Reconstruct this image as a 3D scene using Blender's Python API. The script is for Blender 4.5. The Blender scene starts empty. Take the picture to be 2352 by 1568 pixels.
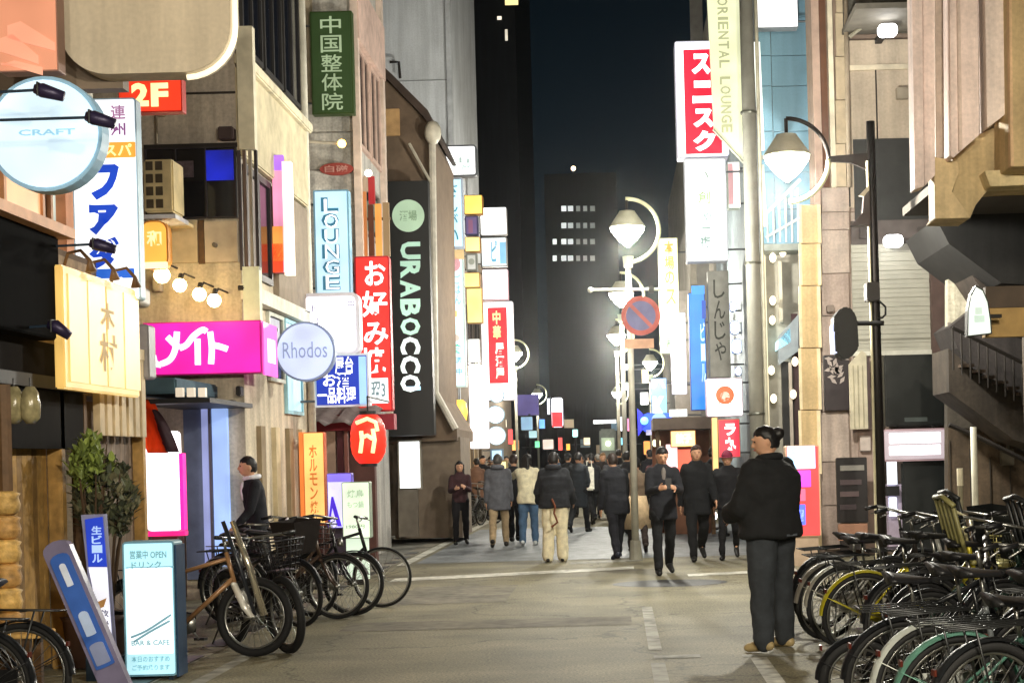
import bpy, bmesh, math, random
from mathutils import Vector, Matrix, noise
from math import sin, cos, pi, radians as rad
random.seed(7)
sc = bpy.context.scene
# ------------------------------------------------------------------ camera
F, CX, CY, HC, ROLL = 3600.0, 1417.0, 1048.0, 1.6, rad(1.5)
cs, sn = cos(ROLL), sin(ROLL)
cam_d = bpy.data.cameras.new('camera'); cam = bpy.data.objects.new('camera', cam_d)
sc.collection.objects.link(cam); sc.camera = cam
cam_d.sensor_width = 36; cam_d.lens = 36*F/2352
cam_d.shift_x = -241/2352; cam_d.shift_y = 264/2352
cam_d.clip_end = 3000; cam_d.clip_start = .1
cam.matrix_world = Matrix(((cs, sn, 0, 0), (0, 0, -1, 0), (-sn, cs, 0, HC), (0, 0, 0, 1)))
# ------------------------------------------------------------------ night sky, exposure
wd = bpy.data.worlds.new('World'); sc.world = wd; wd.use_nodes = True
nt = wd.node_tree; bg = nt.nodes['Background']
tc = nt.nodes.new('ShaderNodeTexCoord'); sx = nt.nodes.new('ShaderNodeSeparateXYZ'); cr = nt.nodes.new('ShaderNodeValToRGB')
nt.links.new(tc.outputs['Generated'], sx.inputs[0]); nt.links.new(sx.outputs['Z'], cr.inputs[0]); nt.links.new(cr.outputs[0], bg.inputs[0])
cr.color_ramp.elements[0].position = 0.0; cr.color_ramp.elements[0].color = (.006, .014, .020, 1)
cr.color_ramp.elements[1].position = .34; cr.color_ramp.elements[1].color = (.0010, .0028, .0050, 1)
bg.inputs[1].default_value = 1.0
sc.view_settings.view_transform = 'Standard'; sc.view_settings.look = 'None'
sc.view_settings.exposure = 0; sc.view_settings.gamma = 1; sc.view_settings.use_curve_mapping = False
sc.cycles.use_denoising = True
sc.cycles.max_bounces = 6; sc.cycles.diffuse_bounces = 3; sc.cycles.glossy_bounces = 3
sc.cycles.sample_clamp_indirect = 4; sc.cycles.sample_clamp_direct = 0
sc.cycles.use_light_tree = True; sc.cycles.caustics_reflective = False; sc.cycles.caustics_refractive = False
LAMP_WHITE, LAMP_WARM = (1, .96, .84), (1, .90, .72)
LAMP_W = 1550.0
HAZE = .00028  # density of the thin volume added for bloom around the lamps
# ------------------------------------------------------------------ helpers
COL = sc.collection
def W(px, py, d):
    u, w = px-CX, CY-py
    return Vector(((u*cs+w*sn)*d/F, d, HC+(-u*sn+w*cs)*d/F))
def G(px, py):                       # point of the road seen at a pixel
    u, w = px-CX, CY-py
    d = -HC*F/(-u*sn+w*cs)
    return Vector(((u*cs+w*sn)*d/F, d, 0))
def R(x0, y0, x1, y1, d):            # rectangle facing the camera -> X0, X1, Z0, Z1
    xm, ym = (x0+x1)/2, (y0+y1)/2
    a, b = W(x0, ym, d), W(x1, ym, d)
    return a.x, b.x, W(xm, y1, d).z, W(xm, y0, d).z
def lin(h):
    h = h.lstrip('#'); h = h if len(h) == 6 else ''.join(c*2 for c in h); v = [int(h[i:i+2], 16)/255 for i in (0, 2, 4)]
    return tuple(((c+.055)/1.055)**2.4 if c > .04045 else c/12.92 for c in v)
_m = {}
def pm(h, rough=.75, metal=0, noise_=.22, scale=6, bump=.15, spec=.4, name=None):
    k = ('p', h, rough, metal, noise_, scale, bump)
    if k in _m: return _m[k]
    m = bpy.data.materials.new(name or 'surface'); m.use_nodes = True; n = m.node_tree.nodes; l = m.node_tree.links
    b = n['Principled BSDF']; c = lin(h)
    b.inputs['Roughness'].default_value = rough; b.inputs['Metallic'].default_value = metal; b.inputs['Specular IOR Level'].default_value = spec
    t = n.new('ShaderNodeTexCoord'); a = n.new('ShaderNodeTexNoise'); a.inputs['Scale'].default_value = scale; a.inputs['Detail'].default_value = 6
    l.new(t.outputs['Object'], a.inputs['Vector'])
    a2 = n.new('ShaderNodeTexNoise'); a2.inputs['Scale'].default_value = scale*.22; a2.inputs['Detail'].default_value = 3
    l.new(t.outputs['Object'], a2.inputs['Vector'])
    ad = n.new('ShaderNodeMath'); ad.operation = 'ADD'; l.new(a.outputs['Fac'], ad.inputs[0]); l.new(a2.outputs['Fac'], ad.inputs[1])
    r = n.new('ShaderNodeMapRange'); r.inputs[1].default_value = .7; r.inputs[2].default_value = 1.3; r.inputs[3].default_value = 1-noise_*1.2; r.inputs[4].default_value = 1+noise_*.8
    l.new(ad.outputs[0], r.inputs[0])
    x = n.new('ShaderNodeVectorMath'); x.operation = 'SCALE'; x.inputs[0].default_value = c; l.new(r.outputs[0], x.inputs['Scale'])
    if scale <= 5:       # rain streaks and stains on building surfaces
        mp = n.new('ShaderNodeMapping'); mp.inputs['Scale'].default_value = (5.5, 5.5, .35); l.new(t.outputs['Object'], mp.inputs[0])
        s1 = n.new('ShaderNodeTexNoise'); s1.inputs['Scale'].default_value = 1.0; s1.inputs['Detail'].default_value = 5; s1.inputs['Roughness'].default_value = .6; l.new(mp.outputs[0], s1.inputs['Vector'])
        s2 = n.new('ShaderNodeTexNoise'); s2.inputs['Scale'].default_value = 26; s2.inputs['Detail'].default_value = 4; l.new(t.outputs['Object'], s2.inputs['Vector'])
        m1 = n.new('ShaderNodeMapRange'); m1.inputs[1].default_value = .34; m1.inputs[2].default_value = .62; m1.inputs[3].default_value = 1-noise_*1.5; m1.inputs[4].default_value = 1.06; l.new(s1.outputs['Fac'], m1.inputs[0])
        m2 = n.new('ShaderNodeMapRange'); m2.inputs[1].default_value = .3; m2.inputs[2].default_value = .7; m2.inputs[3].default_value = 1-noise_*.7; m2.inputs[4].default_value = 1+noise_*.6; l.new(s2.outputs['Fac'], m2.inputs[0])
        mm = n.new('ShaderNodeMath'); mm.operation = 'MULTIPLY'; l.new(m1.outputs[0], mm.inputs[0]); l.new(m2.outputs[0], mm.inputs[1])
        x2 = n.new('ShaderNodeVectorMath'); x2.operation = 'SCALE'; l.new(x.outputs[0], x2.inputs[0]); l.new(mm.outputs[0], x2.inputs['Scale']); x = x2
    l.new(x.outputs[0], b.inputs['Base Color'])
    if bump:
        bp = n.new('ShaderNodeBump'); bp.inputs['Strength'].default_value = bump; bp.inputs['Distance'].default_value = .02
        l.new(a.outputs['Fac'], bp.inputs['Height']); l.new(bp.outputs[0], b.inputs['Normal'])
    _m[k] = m; return m
def em(h, k=1.0, base=None, sample=True, var=.20):
    key = ('e', h, k, base, sample, var)
    if key in _m: return _m[key]
    m = bpy.data.materials.new('lit_sheet'); m.use_nodes = True; n = m.node_tree.nodes; l = m.node_tree.links
    b = n['Principled BSDF']
    b.inputs['Base Color'].default_value = (*[c*.5 for c in lin(h)], 1); b.inputs['Roughness'].default_value = .45
    b.inputs['Emission Color'].default_value = (*lin(h), 1)
    t = n.new('ShaderNodeTexCoord'); a = n.new('ShaderNodeTexNoise'); a.inputs['Scale'].default_value = 2.3; a.inputs['Detail'].default_value = 1
    l.new(t.outputs['Object'], a.inputs['Vector'])
    r = n.new('ShaderNodeMapRange'); r.inputs[1].default_value = .3; r.inputs[2].default_value = .7; r.inputs[3].default_value = k*(1-var); r.inputs[4].default_value = k*(1+var)
    l.new(a.outputs['Fac'], r.inputs[0]); l.new(r.outputs[0], b.inputs['Emission Strength'])
    if not sample: m.cycles.emission_sampling = 'NONE'
    _m[key] = m; return m
def obj(name, bm, mat, parent=None, world=True, smooth=False, bev=0, label=None):
    if bev:
        bmesh.ops.bevel(bm, geom=bm.edges[:], offset=bev, segments=2, affect='EDGES', clamp_overlap=True)
    bmesh.ops.recalc_face_normals(bm, faces=bm.faces[:])
    if parent is not None and world:
        o_ = parent
        while o_.parent: o_ = o_.parent
        bmesh.ops.translate(bm, vec=-o_.location, verts=bm.verts[:])
    me = bpy.data.meshes.new(name); bm.to_mesh(me); bm.free()
    if smooth: me.polygons.foreach_set('use_smooth', [True]*len(me.polygons))
    if mat is not None: me.materials.append(mat)
    o = bpy.data.objects.new(name, me); COL.objects.link(o)
    if parent is not None: o.parent = parent
    if label: o['label'] = label
    return o
def tag(o, label, cat, group=None, kind=None):
    if label: o['label'] = label
    if cat: o['category'] = cat
    if group: o['group'] = group
    if kind: o['kind'] = kind
    return o
def thing(name, label, cat, loc=(0, 0, 0), group=None, rz=0):
    o = bpy.data.objects.new(name, None); COL.objects.link(o); o.location = loc; o.rotation_euler = (0, 0, rz)
    o.empty_display_size = .1
    return tag(o, label, cat, group)
def structure(name, bm, mat, smooth=False):
    o = obj(name, bm, mat, smooth=smooth); o['kind'] = 'structure'; return o
def box(bm, x0, x1, y0, y1, z0, z1):
    v = [bm.verts.new((x, y, z)) for x in (x0, x1) for y in (y0, y1) for z in (z0, z1)]
    for f in ((0, 1, 3, 2), (4, 6, 7, 5), (0, 4, 5, 1), (2, 3, 7, 6), (0, 2, 6, 4), (1, 5, 7, 3)): bm.faces.new([v[i] for i in f])
    return bm
def BX(*a): return box(bmesh.new(), *a)
def prism(bm, poly, y0, y1):         # polygon in X-Z, extruded along Y
    a = [bm.verts.new((x, y0, z)) for x, z in poly]; b = [bm.verts.new((x, y1, z)) for x, z in poly]
    n = len(poly); bm.faces.new(a); bm.faces.new(b[::-1])
    for i in range(n): bm.faces.new((a[i], b[i], b[(i+1) % n], a[(i+1) % n]))
    return bm
def rpoly(x0, x1, z0, z1, r, n=5):
    r = min(r, (x1-x0)/2*.99, (z1-z0)/2*.99); out = []
    for cx, cz, a0 in ((x1-r, z1-r, 0), (x0+r, z1-r, 90), (x0+r, z0+r, 180), (x1-r, z0+r, 270)):
        for i in range(n+1):
            a = rad(a0+90*i/n); out.append((cx+r*cos(a), cz+r*sin(a)))
    return out
def cpoly(cx, cz, r, n=40): return [(cx+r*cos(2*pi*i/n), cz+r*sin(2*pi*i/n)) for i in range(n)]
def tube(bm, pts, r, seg=8, cap=True, closed=False):
    pts = [Vector(p) for p in pts]; n = len(pts)
    rs = r if isinstance(r, (list, tuple)) else [r]*n
    rings = []; up = None
    for i, p in enumerate(pts):
        if closed: t = (pts[(i+1) % n]-pts[i-1])
        else: t = (pts[min(i+1, n-1)]-pts[max(i-1, 0)])
        if t.length < 1e-9: t = Vector((0, 0, 1))
        t.normalize()
        if up is None: up = t.orthogonal().normalized()
        up = up-t*up.dot(t)
        if up.length < 1e-6: up = t.orthogonal()
        up.normalize(); s = t.cross(up)
        rings.append([bm.verts.new(p+(up*cos(2*pi*k/seg)+s*sin(2*pi*k/seg))*rs[i]) for k in range(seg)])
    for i in range(n if closed else n-1):
        a, b = rings[i], rings[(i+1) % n]
        for k in range(seg): bm.faces.new((a[k], a[(k+1) % seg], b[(k+1) % seg], b[k]))
    if cap and not closed: bm.faces.new(rings[0][::-1]); bm.faces.new(rings[-1])
    return bm
def TB(pts, r, seg=8, **k): return tube(bmesh.new(), pts, r, seg, **k)
def lathe(bm, prof, c, seg=24, axis='z'):
    c = Vector(c); rings = []
    for r, z in prof:
        ring = []
        for k in range(seg):
            a = 2*pi*k/seg; x, y = max(r, 1e-4)*cos(a), max(r, 1e-4)*sin(a)
            ring.append(bm.verts.new(c+(Vector((x, y, z)) if axis == 'z' else Vector((x, z, y)))))
        rings.append(ring)
    for a, b in zip(rings, rings[1:]):
        for k in range(seg): bm.faces.new((a[k], a[(k+1) % seg], b[(k+1) % seg], b[k]))
    bm.faces.new(rings[0][::-1]); bm.faces.new(rings[-1])
    return bm
def ball(bm, c, rx, ry=None, rz=None, sub=2, mat=None):
    ry = ry or rx; rz = rz or rx
    r = bmesh.ops.create_icosphere(bm, subdivisions=sub, radius=1)
    M = Matrix.Translation(c) @ (mat or Matrix()) @ Matrix.Diagonal((rx, ry, rz, 1))
    bmesh.ops.transform(bm, matrix=M, verts=r['verts']); return bm
def capsule(bm, a, b, ra, rb, seg=10):
    a, b = Vector(a), Vector(b); d = b-a; L = d.length; d = d/L if L > 1e-6 else Vector((0, 0, 1))
    pts = [a-d*ra*.95, a-d*ra*.7, a, b, b+d*rb*.7, b+d*rb*.95]
    return tube(bm, pts, [ra*.25, ra*.72, ra, rb, rb*.72, rb*.25], seg)
# ---- lettering (Blender's built-in face; every glyph is turned into geometry)
_g = {}
def glyph(s, bold):
    k = (s, bold)
    if k in _g: return _g[k]
    cu = bpy.data.curves.new('lettering', 'FONT'); cu.body = s; cu.size = 1; cu.resolution_u = 2; cu.offset = bold
    o = bpy.data.objects.new('lettering', cu); COL.objects.link(o)
    dg = bpy.context.evaluated_depsgraph_get(); me = bpy.data.meshes.new_from_object(o.evaluated_get(dg))
    vs = [tuple(v.co[:2]) for v in me.vertices]; fs = [tuple(p.vertices) for p in me.polygons]
    bpy.data.objects.remove(o); bpy.data.curves.remove(cu); bpy.data.meshes.remove(me)
    _g[k] = (vs, fs); return _g[k]
def put(bm, s, x0, x1, z0, z1, y, bold=.0, rot=0, stretch=True, mirror=False):
    vs, fs = glyph(s, bold)
    if not vs: return
    if rot: vs = [(b, -a) for a, b in vs]
    xs = [v[0] for v in vs]; ys = [v[1] for v in vs]
    a0, a1, b0, b1 = min(xs), max(xs), min(ys), max(ys)
    if not stretch: a0, a1, b0, b1 = 0.0, 1.0, -.12, .88
    kx, kz = (x1-x0)/max(a1-a0, .02), (z1-z0)/max(b1-b0, .02)
    nv = [bm.verts.new((x0+(v[0]-a0)*kx, y, z0+(v[1]-b0)*kz)) for v in vs]
    for f in fs:
        try: bm.faces.new([nv[i] for i in f])
        except ValueError: pass
def text_bm(s, rect, d, y, vert=False, bold=.02, rot=0, stretch=True):
    x0, x1, z0, z1 = R(*rect, d); bm = bmesh.new()
    if vert:
        n = len(s); h = (z1-z0)/n
        for i, c in enumerate(s):
            zt = z1-i*h; put(bm, c, x0, x1, zt-h*.95, zt-h*.05, y, bold, rot, stretch)
    else: put(bm, s, x0, x1, z0, z1, y, bold, rot, True)
    return bm
# ---- box signs
DK = '#2a2b2e'
def sign(label, rect, d, face='#f4f6f8', k=1.6, frame='#9a9ea2', thick=.16, rnd=.03, texts=(), panels=(), arm=None, name='shop_sign', cat='sign', circle=False, border=4, group=None, arms_n=2, lit=True):
    x0, x1, z0, z1 = R(*rect, d); cx, cz = (x0+x1)/2, (z0+z1)/2
    t = thing(name, label, cat, (cx, d+thick/2, z0), group)
    s = d/F; b = border*s
    if circle:
        r = (x1-x0)/2; po, pi_ = cpoly(cx, cz, r), cpoly(cx, cz, r-b)
    else: po, pi_ = rpoly(x0, x1, z0, z1, rnd), rpoly(x0+b, x1-b, z0+b, z1-b, max(rnd-b, .004))
    obj('housing', prism(bmesh.new(), po, d, d+thick), pm(frame, .5, noise_=.12), t)
    obj('face_panel', prism(bmesh.new(), pi_, d-.012, d+.002), em(face, k) if lit else pm(face, .5), t)
    for p in panels:
        rc, h, kk = p[:3]; a0, a1, c0, c1 = R(*rc, d)
        poly = cpoly((a0+a1)/2, (c0+c1)/2, (a1-a0)/2, 24) if len(p) > 3 and p[3] == 'o' else rpoly(a0, a1, c0, c1, .01, 2)
        obj('colour_panel', prism(bmesh.new(), poly, d-.017, d-.011), em(h, kk) if kk else pm(h, .5), t)
    for tx in texts:
        st, rc, h, kk = tx[:4]; o = dict(tx[4]) if len(tx) > 4 else {}
        obj('lettering', text_bm(st, rc, d, d-.022-(o.pop('lift', 0)), **o), em(h, kk, sample=False) if kk else pm(h, .6), t)
    if arm is not None:
        e = x0 if arm < 0 else x1
        for i in range(arms_n):
            z = z0+(z1-z0)*(.12+.76*i/max(1, arms_n-1)); obj('bracket', TB([(e-(.03 if arm > 0 else -.03), d+thick/2, z), (e+arm, d+thick/2, z)], .018, 6), pm('#6b6d70', .4, .8), t)
    return t
# ---- windows
def fwindow(par, rect, d, fr='#4a4640', pane=None, nx=2, ny=1, bar=3):
    x0, x1, z0, z1 = R(*rect, d); b = bar*d/F; bm = bmesh.new()
    box(bm, x0, x1, d-.05, d, z0, z0+b); box(bm, x0, x1, d-.05, d, z1-b, z1)
    for i in range(nx+1):
        x = x0+b/2+(x1-x0-b)*i/nx; box(bm, x-b/2, x+b/2, d-.048, d-.002, z0+b, z1-b)
    f = obj('window', bm, pm(fr, .5), par)
    for i in range(nx):
        a = x0+b/2+(x1-x0-b)*i/nx; e = x0+b/2+(x1-x0-b)*(i+1)/nx
        obj('pane', BX(a+b/2, e-b/2, d-.022, d-.012, z0+b, z1-b), pane or pm('#15171c', .08, noise_=.1, bump=.02), f)
    return f
def swindow(par, X, y0, y1, z0, z1, fr='#4a4640', pane=None, n=2, b=.05, s=1):   # in a wall that runs along the street
    bm = bmesh.new(); xa, xb = sorted((X, X+s*.05))
    box(bm, xa, xb, y0, y1, z0, z0+b); box(bm, xa, xb, y0, y1, z1-b, z1)
    for i in range(n+1):
        y = y0+b/2+(y1-y0-b)*i/n; box(bm, xa+.002, xb-.002, y-b/2, y+b/2, z0+b, z1-b)
    f = obj('window', bm, pm(fr, .5), par)
    for i in range(n):
        a = y0+b/2+(y1-y0-b)*i/n; e = y0+b/2+(y1-y0-b)*(i+1)/n
        xs = sorted((X+s*.012, X+s*.022))
        obj('pane', BX(xs[0], xs[1], a+b/2, e-b/2, z0+b, z1-b), pane or pm('#15171c', .08, noise_=.1, bump=.02), f)
    return f
def fbox(par, name, rect, d, ext, mat, bev=0, label=None):
    x0, x1, z0, z1 = R(*rect, d)
    return obj(name, BX(x0, x1, d, d+ext, z0, z1), mat, par, bev=bev, label=label)
def copy_tree(o, parent=None):
    c = o.copy(); COL.objects.link(c)
    if parent is not None: c.parent = parent
    for ch in o.children: copy_tree(ch, c)
    return c
# ================================================================== GROUND
def asphalt():
    m = bpy.data.materials.new('asphalt'); m.use_nodes = True; n = m.node_tree.nodes; l = m.node_tree.links; b = n['Principled BSDF']
    t = n.new('ShaderNodeTexCoord')
    a = n.new('ShaderNodeTexNoise'); a.inputs['Scale'].default_value = .5; a.inputs['Detail'].default_value = 8; a.inputs['Roughness'].default_value = .65
    mp = n.new('ShaderNodeMapping'); mp.inputs['Scale'].default_value = (.45, 1.6, 1); l.new(t.outputs['Object'], mp.inputs[0]); l.new(mp.outputs[0], a.inputs['Vector'])
    g = n.new('ShaderNodeTexNoise'); g.inputs['Scale'].default_value = 46; g.inputs['Detail'].default_value = 6; g.inputs['Roughness'].default_value = .75; l.new(t.outputs['Object'], g.inputs['Vector'])
    r = n.new('ShaderNodeValToRGB'); r.color_ramp.elements[0].position = .3; r.color_ramp.elements[0].color = (.138, .124, .076, 1)
    r.color_ramp.elements[1].position = .72; r.color_ramp.elements[1].color = (.235, .214, .140, 1); l.new(a.outputs['Fac'], r.inputs[0])
    mr = n.new('ShaderNodeMapRange'); mr.inputs[1].default_value = .38; mr.inputs[2].default_value = .62; mr.inputs[3].default_value = .45; mr.inputs[4].default_value = 1.5; l.new(g.outputs['Fac'], mr.inputs[0])
    x = n.new('ShaderNodeVectorMath'); x.operation = 'SCALE'; l.new(r.outputs[0], x.inputs[0]); l.new(mr.outputs[0], x.inputs['Scale'])
    vo = n.new('ShaderNodeTexVoronoi'); vo.feature = 'DISTANCE_TO_EDGE'; vo.inputs['Scale'].default_value = .42
    wn = n.new('ShaderNodeTexNoise'); wn.inputs['Scale'].default_value = 2.2; wn.inputs['Detail'].default_value = 6; l.new(t.outputs['Object'], wn.inputs['Vector'])
    va = n.new('ShaderNodeVectorMath'); va.operation = 'ADD'; l.new(t.outputs['Object'], va.inputs[0]); vs_ = n.new('ShaderNodeVectorMath'); vs_.operation = 'SCALE'; vs_.inputs['Scale'].default_value = .9; l.new(wn.outputs['Color'], vs_.inputs[0]); l.new(vs_.outputs[0], va.inputs[1]); l.new(va.outputs[0], vo.inputs['Vector'])
    cm = n.new('ShaderNodeMapRange'); cm.inputs[1].default_value = 0; cm.inputs[2].default_value = .012; cm.inputs[3].default_value = .45; cm.inputs[4].default_value = 1; l.new(vo.outputs['Distance'], cm.inputs[0])
    st = n.new('ShaderNodeTexNoise'); st.inputs['Scale'].default_value = .9; st.inputs['Detail'].default_value = 3; l.new(t.outputs['Object'], st.inputs['Vector'])
    sm = n.new('ShaderNodeMapRange'); sm.inputs[1].default_value = .35; sm.inputs[2].default_value = .6; sm.inputs[3].default_value = .72; sm.inputs[4].default_value = 1.1; l.new(st.outputs['Fac'], sm.inputs[0])
    mu = n.new('ShaderNodeMath'); mu.operation = 'MULTIPLY'; l.new(cm.outputs[0], mu.inputs[0]); l.new(sm.outputs[0], mu.inputs[1])
    xx = n.new('ShaderNodeVectorMath'); xx.operation = 'SCALE'; l.new(x.outputs[0], xx.inputs[0]); l.new(mu.outputs[0], xx.inputs['Scale']); l.new(xx.outputs[0], b.inputs['Base Color'])
    b.inputs['Roughness'].default_value = .72; b.inputs['Specular IOR Level'].default_value = .35
    bp = n.new('ShaderNodeBump'); bp.inputs['Strength'].default_value = .35; bp.inputs['Distance'].default_value = .01; l.new(g.outputs['Fac'], bp.inputs['Height']); l.new(bp.outputs[0], b.inputs['Normal'])
    return m
def sheet(name, pts, z, mat):
    bm = bmesh.new(); bm.faces.new([bm.verts.new((p[0], p[1], z)) for p in pts]); return structure(name, bm, mat)
def strip(name, x0, x1, y0, y1, z, mat): return sheet(name, [(x0, y0), (x1, y0), (x1, y1), (x0, y1)], z, mat)
strip('ground', -400, 400, -60, 1200, 0, asphalt())
worn = pm('#b9b7ab', .7, noise_=.55, scale=9, bump=.1); worn2 = pm('#8f8d82', .75, noise_=.6, scale=7, bump=.1)
strip('pavement', -6.2, -3.5, 23.5, 70, .004, pm('#7a786f', .7, noise_=.3, scale=4))
strip('road_marking', -3.45, -3.28, 24.2, 75, .008, worn)
strip('road_marking', -3.22, -3.10, 8.8, 13.4, .004, worn2)
strip('road_marking', 1.0, 1.13, 6.8, 12.25, .004, worn)
strip('road_marking', .95, 2.9, 12.3, 12.45, .004, worn2)
strip('road_marking', .22, .33, 8.6, 12.1, .004, worn2)
strip('road_marking', .22, .33, 12.9, 16.6, .004, worn2)
strip('road_marking', .25, .62, 12.35, 12.55, .004, worn2)
sheet('stop_line', [(-3.1, 21.0), (.2, 22.2), (.2, 22.75), (-3.1, 21.6)], .004, worn)
sheet('stop_line', [(-.75, 23.5), (.35, 23.9), (.35, 24.4), (-.75, 24.0)], .004, worn2)
sheet('stop_line', [(.9, 20.6), (2.4, 21.1), (2.4, 21.5), (.9, 21.0)], .004, worn)
strip('crossing_surface', -3.2, 3.0, 24.6, 36, .004, pm('#74787a', .6, noise_=.3, scale=2))
bm = bmesh.new(); bm.faces.new([bm.verts.new((.62+.72*cos(2*pi*i/40), 19.6+.55*sin(2*pi*i/40), .004)) for i in range(40)])
structure('road_patch', bm, pm('#2b2c2c', .6, noise_=.3))  # dark ellipse laid on the road as a painted shadow
for i, (x0, x1, y0, y1, c) in enumerate(((-2.7, .1, 14.9, 15.7, '#686252'), (-2.6, -1.3, 17.6, 20.0, '#6f6a5c'))):
    strip('road_patch', x0, x1, y0, y1, .003+.0004*i, pm(c, .8, noise_=.45, scale=7, bump=.3))
strip('gutter', -3.75, -3.5, 6, 60, .006, pm('#837d70', .8, noise_=.4, scale=6)); 
for i in range(16):
    bm = bmesh.new(); box(bm, -3.72, -3.53, 9.1+i*1.2, 9.1+i*1.2+.56, .006, .014); structure('drain_grate', bm, pm('#3d3b36', .5, .4))
bm = bmesh.new(); lathe(bm, [(.31, 0), (.31, .006), (.28, .009)], (1.0, 33, 0), 32); tag(obj('manhole_cover', bm, pm('#33342f', .5, .6)), 'round dark manhole cover set in the road beyond the crossing', 'manhole cover')
# ================================================================== BUILDINGS, LEFT
beige = pm('#b5a78f', .85, scale=3, bump=.25); brownw = pm('#8c7a64', .85, scale=3); greyst = pm('#bdb9b2', .85, scale=2.5); darkw = pm('#2c2724', .8)
wood_gold = pm('#a98449', .6, noise_=.35, scale=14); wood_dark = pm('#5a4127', .65, noise_=.4, scale=12); black = pm('#0d0d0f', .55, noise_=.1); offw = pm('#d8d4c4', .7)
glass_dark = pm('#14151b', .12, noise_=.15, bump=.03)
# --- nearest shop: facade at X = -4.5, Y 8..15
sh = thing('timber_shop', 'narrow timber fronted shop with black fascia beside the alley', 'shop', (-4.5, 11.5, 0))
obj('wall', BX(-9, -5.4, 6, 16.2, 3.45, 12), pm('#a08c74', .85, scale=3), sh)
obj('wall', BX(-5.6, -4.6, 6, 15, 2.25, 3.40), pm('#a08c74', .85, scale=3), sh)
obj('shade_panel', BX(-4.6, -4.5, 6, 13.25, 1.78, 2.62), pm('#141110', .9, noise_=.3, spec=.1), sh)  # black panel put where the interior under the canopy lies in shade
obj('flat_roof', BX(-5.6, -4.6, 6, 15, 3.40, 3.45), pm('#6a5a4c', .9), sh)
obj('wall', BX(-9, -5.6, 6, 15, 0, 2.25), pm('#3a2d20', .85), sh)
obj('fascia', BX(-4.6, -4.32, 6, 12.25, 2.62, 3.42), pm('#070708', .95, noise_=.1, spec=.05), sh, bev=.01)
obj('roof_edge', BX(-4.62, -4.22, 6, 12.35, 3.42, 3.5), pm('#d8a27c', .6), sh)
obj('canopy', BX(-5.6, -4.45, 6, 13.2, 2.25, 2.35), black, sh)
for i, (y, w, h, mt) in enumerate([(10.9, .10, 2.25, wood_gold), (11.35, .07, 2.25, wood_dark), (11.6, .10, 2.25, pm('#d7b877', .6, noise_=.2, scale=10)), (12.75, .10, 2.25, wood_gold), (13.3, .08, 2.25, wood_dark), (15-.06, .1, 2.25, wood_gold)]):
    obj('post', BX(-4.62, -4.5, y-w/2, y+w/2, 0, h), mt, sh, bev=.008)
for i in range(9):
    y0 = 11.75+i*.105
    obj('plank', BX(-4.70+.004*(i % 3), -4.62, y0, y0+.1, .05, 2.2), wood_gold if i % 3 else pm('#8a6a3c', .65, noise_=.35, scale=12), sh)
for i in range(12):
    y0 = 13.4+i*.125
    obj('plank', BX(-4.66+.004*(i % 2), -4.60, y0, y0+.12, .02, 2.2), pm('#7c6a5a', .7, noise_=.35, scale=10) if i % 2 else pm('#6c5b4d', .7, noise_=.35, scale=10), sh)
for i in range(5):
    obj('plank', BX(-4.72, -4.66, 9.6+i*.25, 9.84+i*.25, .02, 2.2), wood_dark, sh)
for i in range(3):   # upper windows of the shop, pale light behind
    swindow(sh, -5.4, 12.7+i*1.15, 13.7+i*1.15, 3.6, 4.75, '#c98f63', em('#dfe8d8' if i != 1 else '#f0b27c', .8), 1, .06)
obj('pilaster', BX(-5.4, -5.28, 15.2, 15.6, 3.45, 7), pm('#d9936a', .7), sh)
obj('pilaster', BX(-5.4, -5.3, 15.8, 16.15, 2.3, 9), offw, sh)
# slot grille panel above the plants
gp = thing('slotted_panel', 'cream slotted grille panel above the potted greenery', 'panel', (-4.45, 14.2, 2.2))
for i in range(7):
    obj('slat', BX(-4.50, -4.44, 13.5+i*.2, 13.62+i*.2, 1.9, 2.62), pm('#cbb795', .7), gp)
obj('rail', BX(-4.51, -4.43, 13.45, 14.9, 2.62, 2.72), pm('#cbb795', .7), gp)
# carved log post at the far left
lp = thing('carved_post', 'carved golden post of stacked knobbly blocks outside the timber shop', 'post', W(22, 1440, 10.7)*1)
zz = W(22, 1460, 10.7).z; base = W(22, 1460, 10.7); lp.location = (base.x, base.y, 0)
random.seed(3)
obj('foot', TB([(base.x, base.y, 0), (base.x, base.y, zz)], .07, 10), wood_dark, lp)
for i in range(6):
    h = .165; a = zz+i*h
    bm = bmesh.new(); lathe(bm, [(.05, 0), (.085, .02), (.095, .07), (.08, .12), (.095, .145), (.05, .165)], (base.x, base.y, a), 14)
    obj('carved_block', bm, pm('#c9a35e' if i % 2 else '#b58b50', .6, noise_=.45, scale=22, bump=.5), lp, smooth=True)
obj('cap', TB([(base.x, base.y, zz+6*.165), (base.x, base.y, 2.2)], .05, 8), wood_dark, lp)
bn = thing('wooden_bench', 'low golden wooden rail bench at the left edge behind a bicycle', 'bench', (W(40, 1440, 10.5).x, 10.5, 0))
bx = W(40, 1440, 10.5).x
for i in range(3): obj('slat', BX(bx-.5, bx+.2, 10.35+i*.11, 10.44+i*.11, .50, .535), pm('#c79f5c', .6, noise_=.3, scale=12), bn, bev=.005)
for xx in (bx-.4, bx+.1):
    for yy in (10.4, 10.6): obj('leg', BX(xx-.025, xx+.025, yy-.025, yy+.025, 0, .5), wood_dark, bn)
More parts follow.
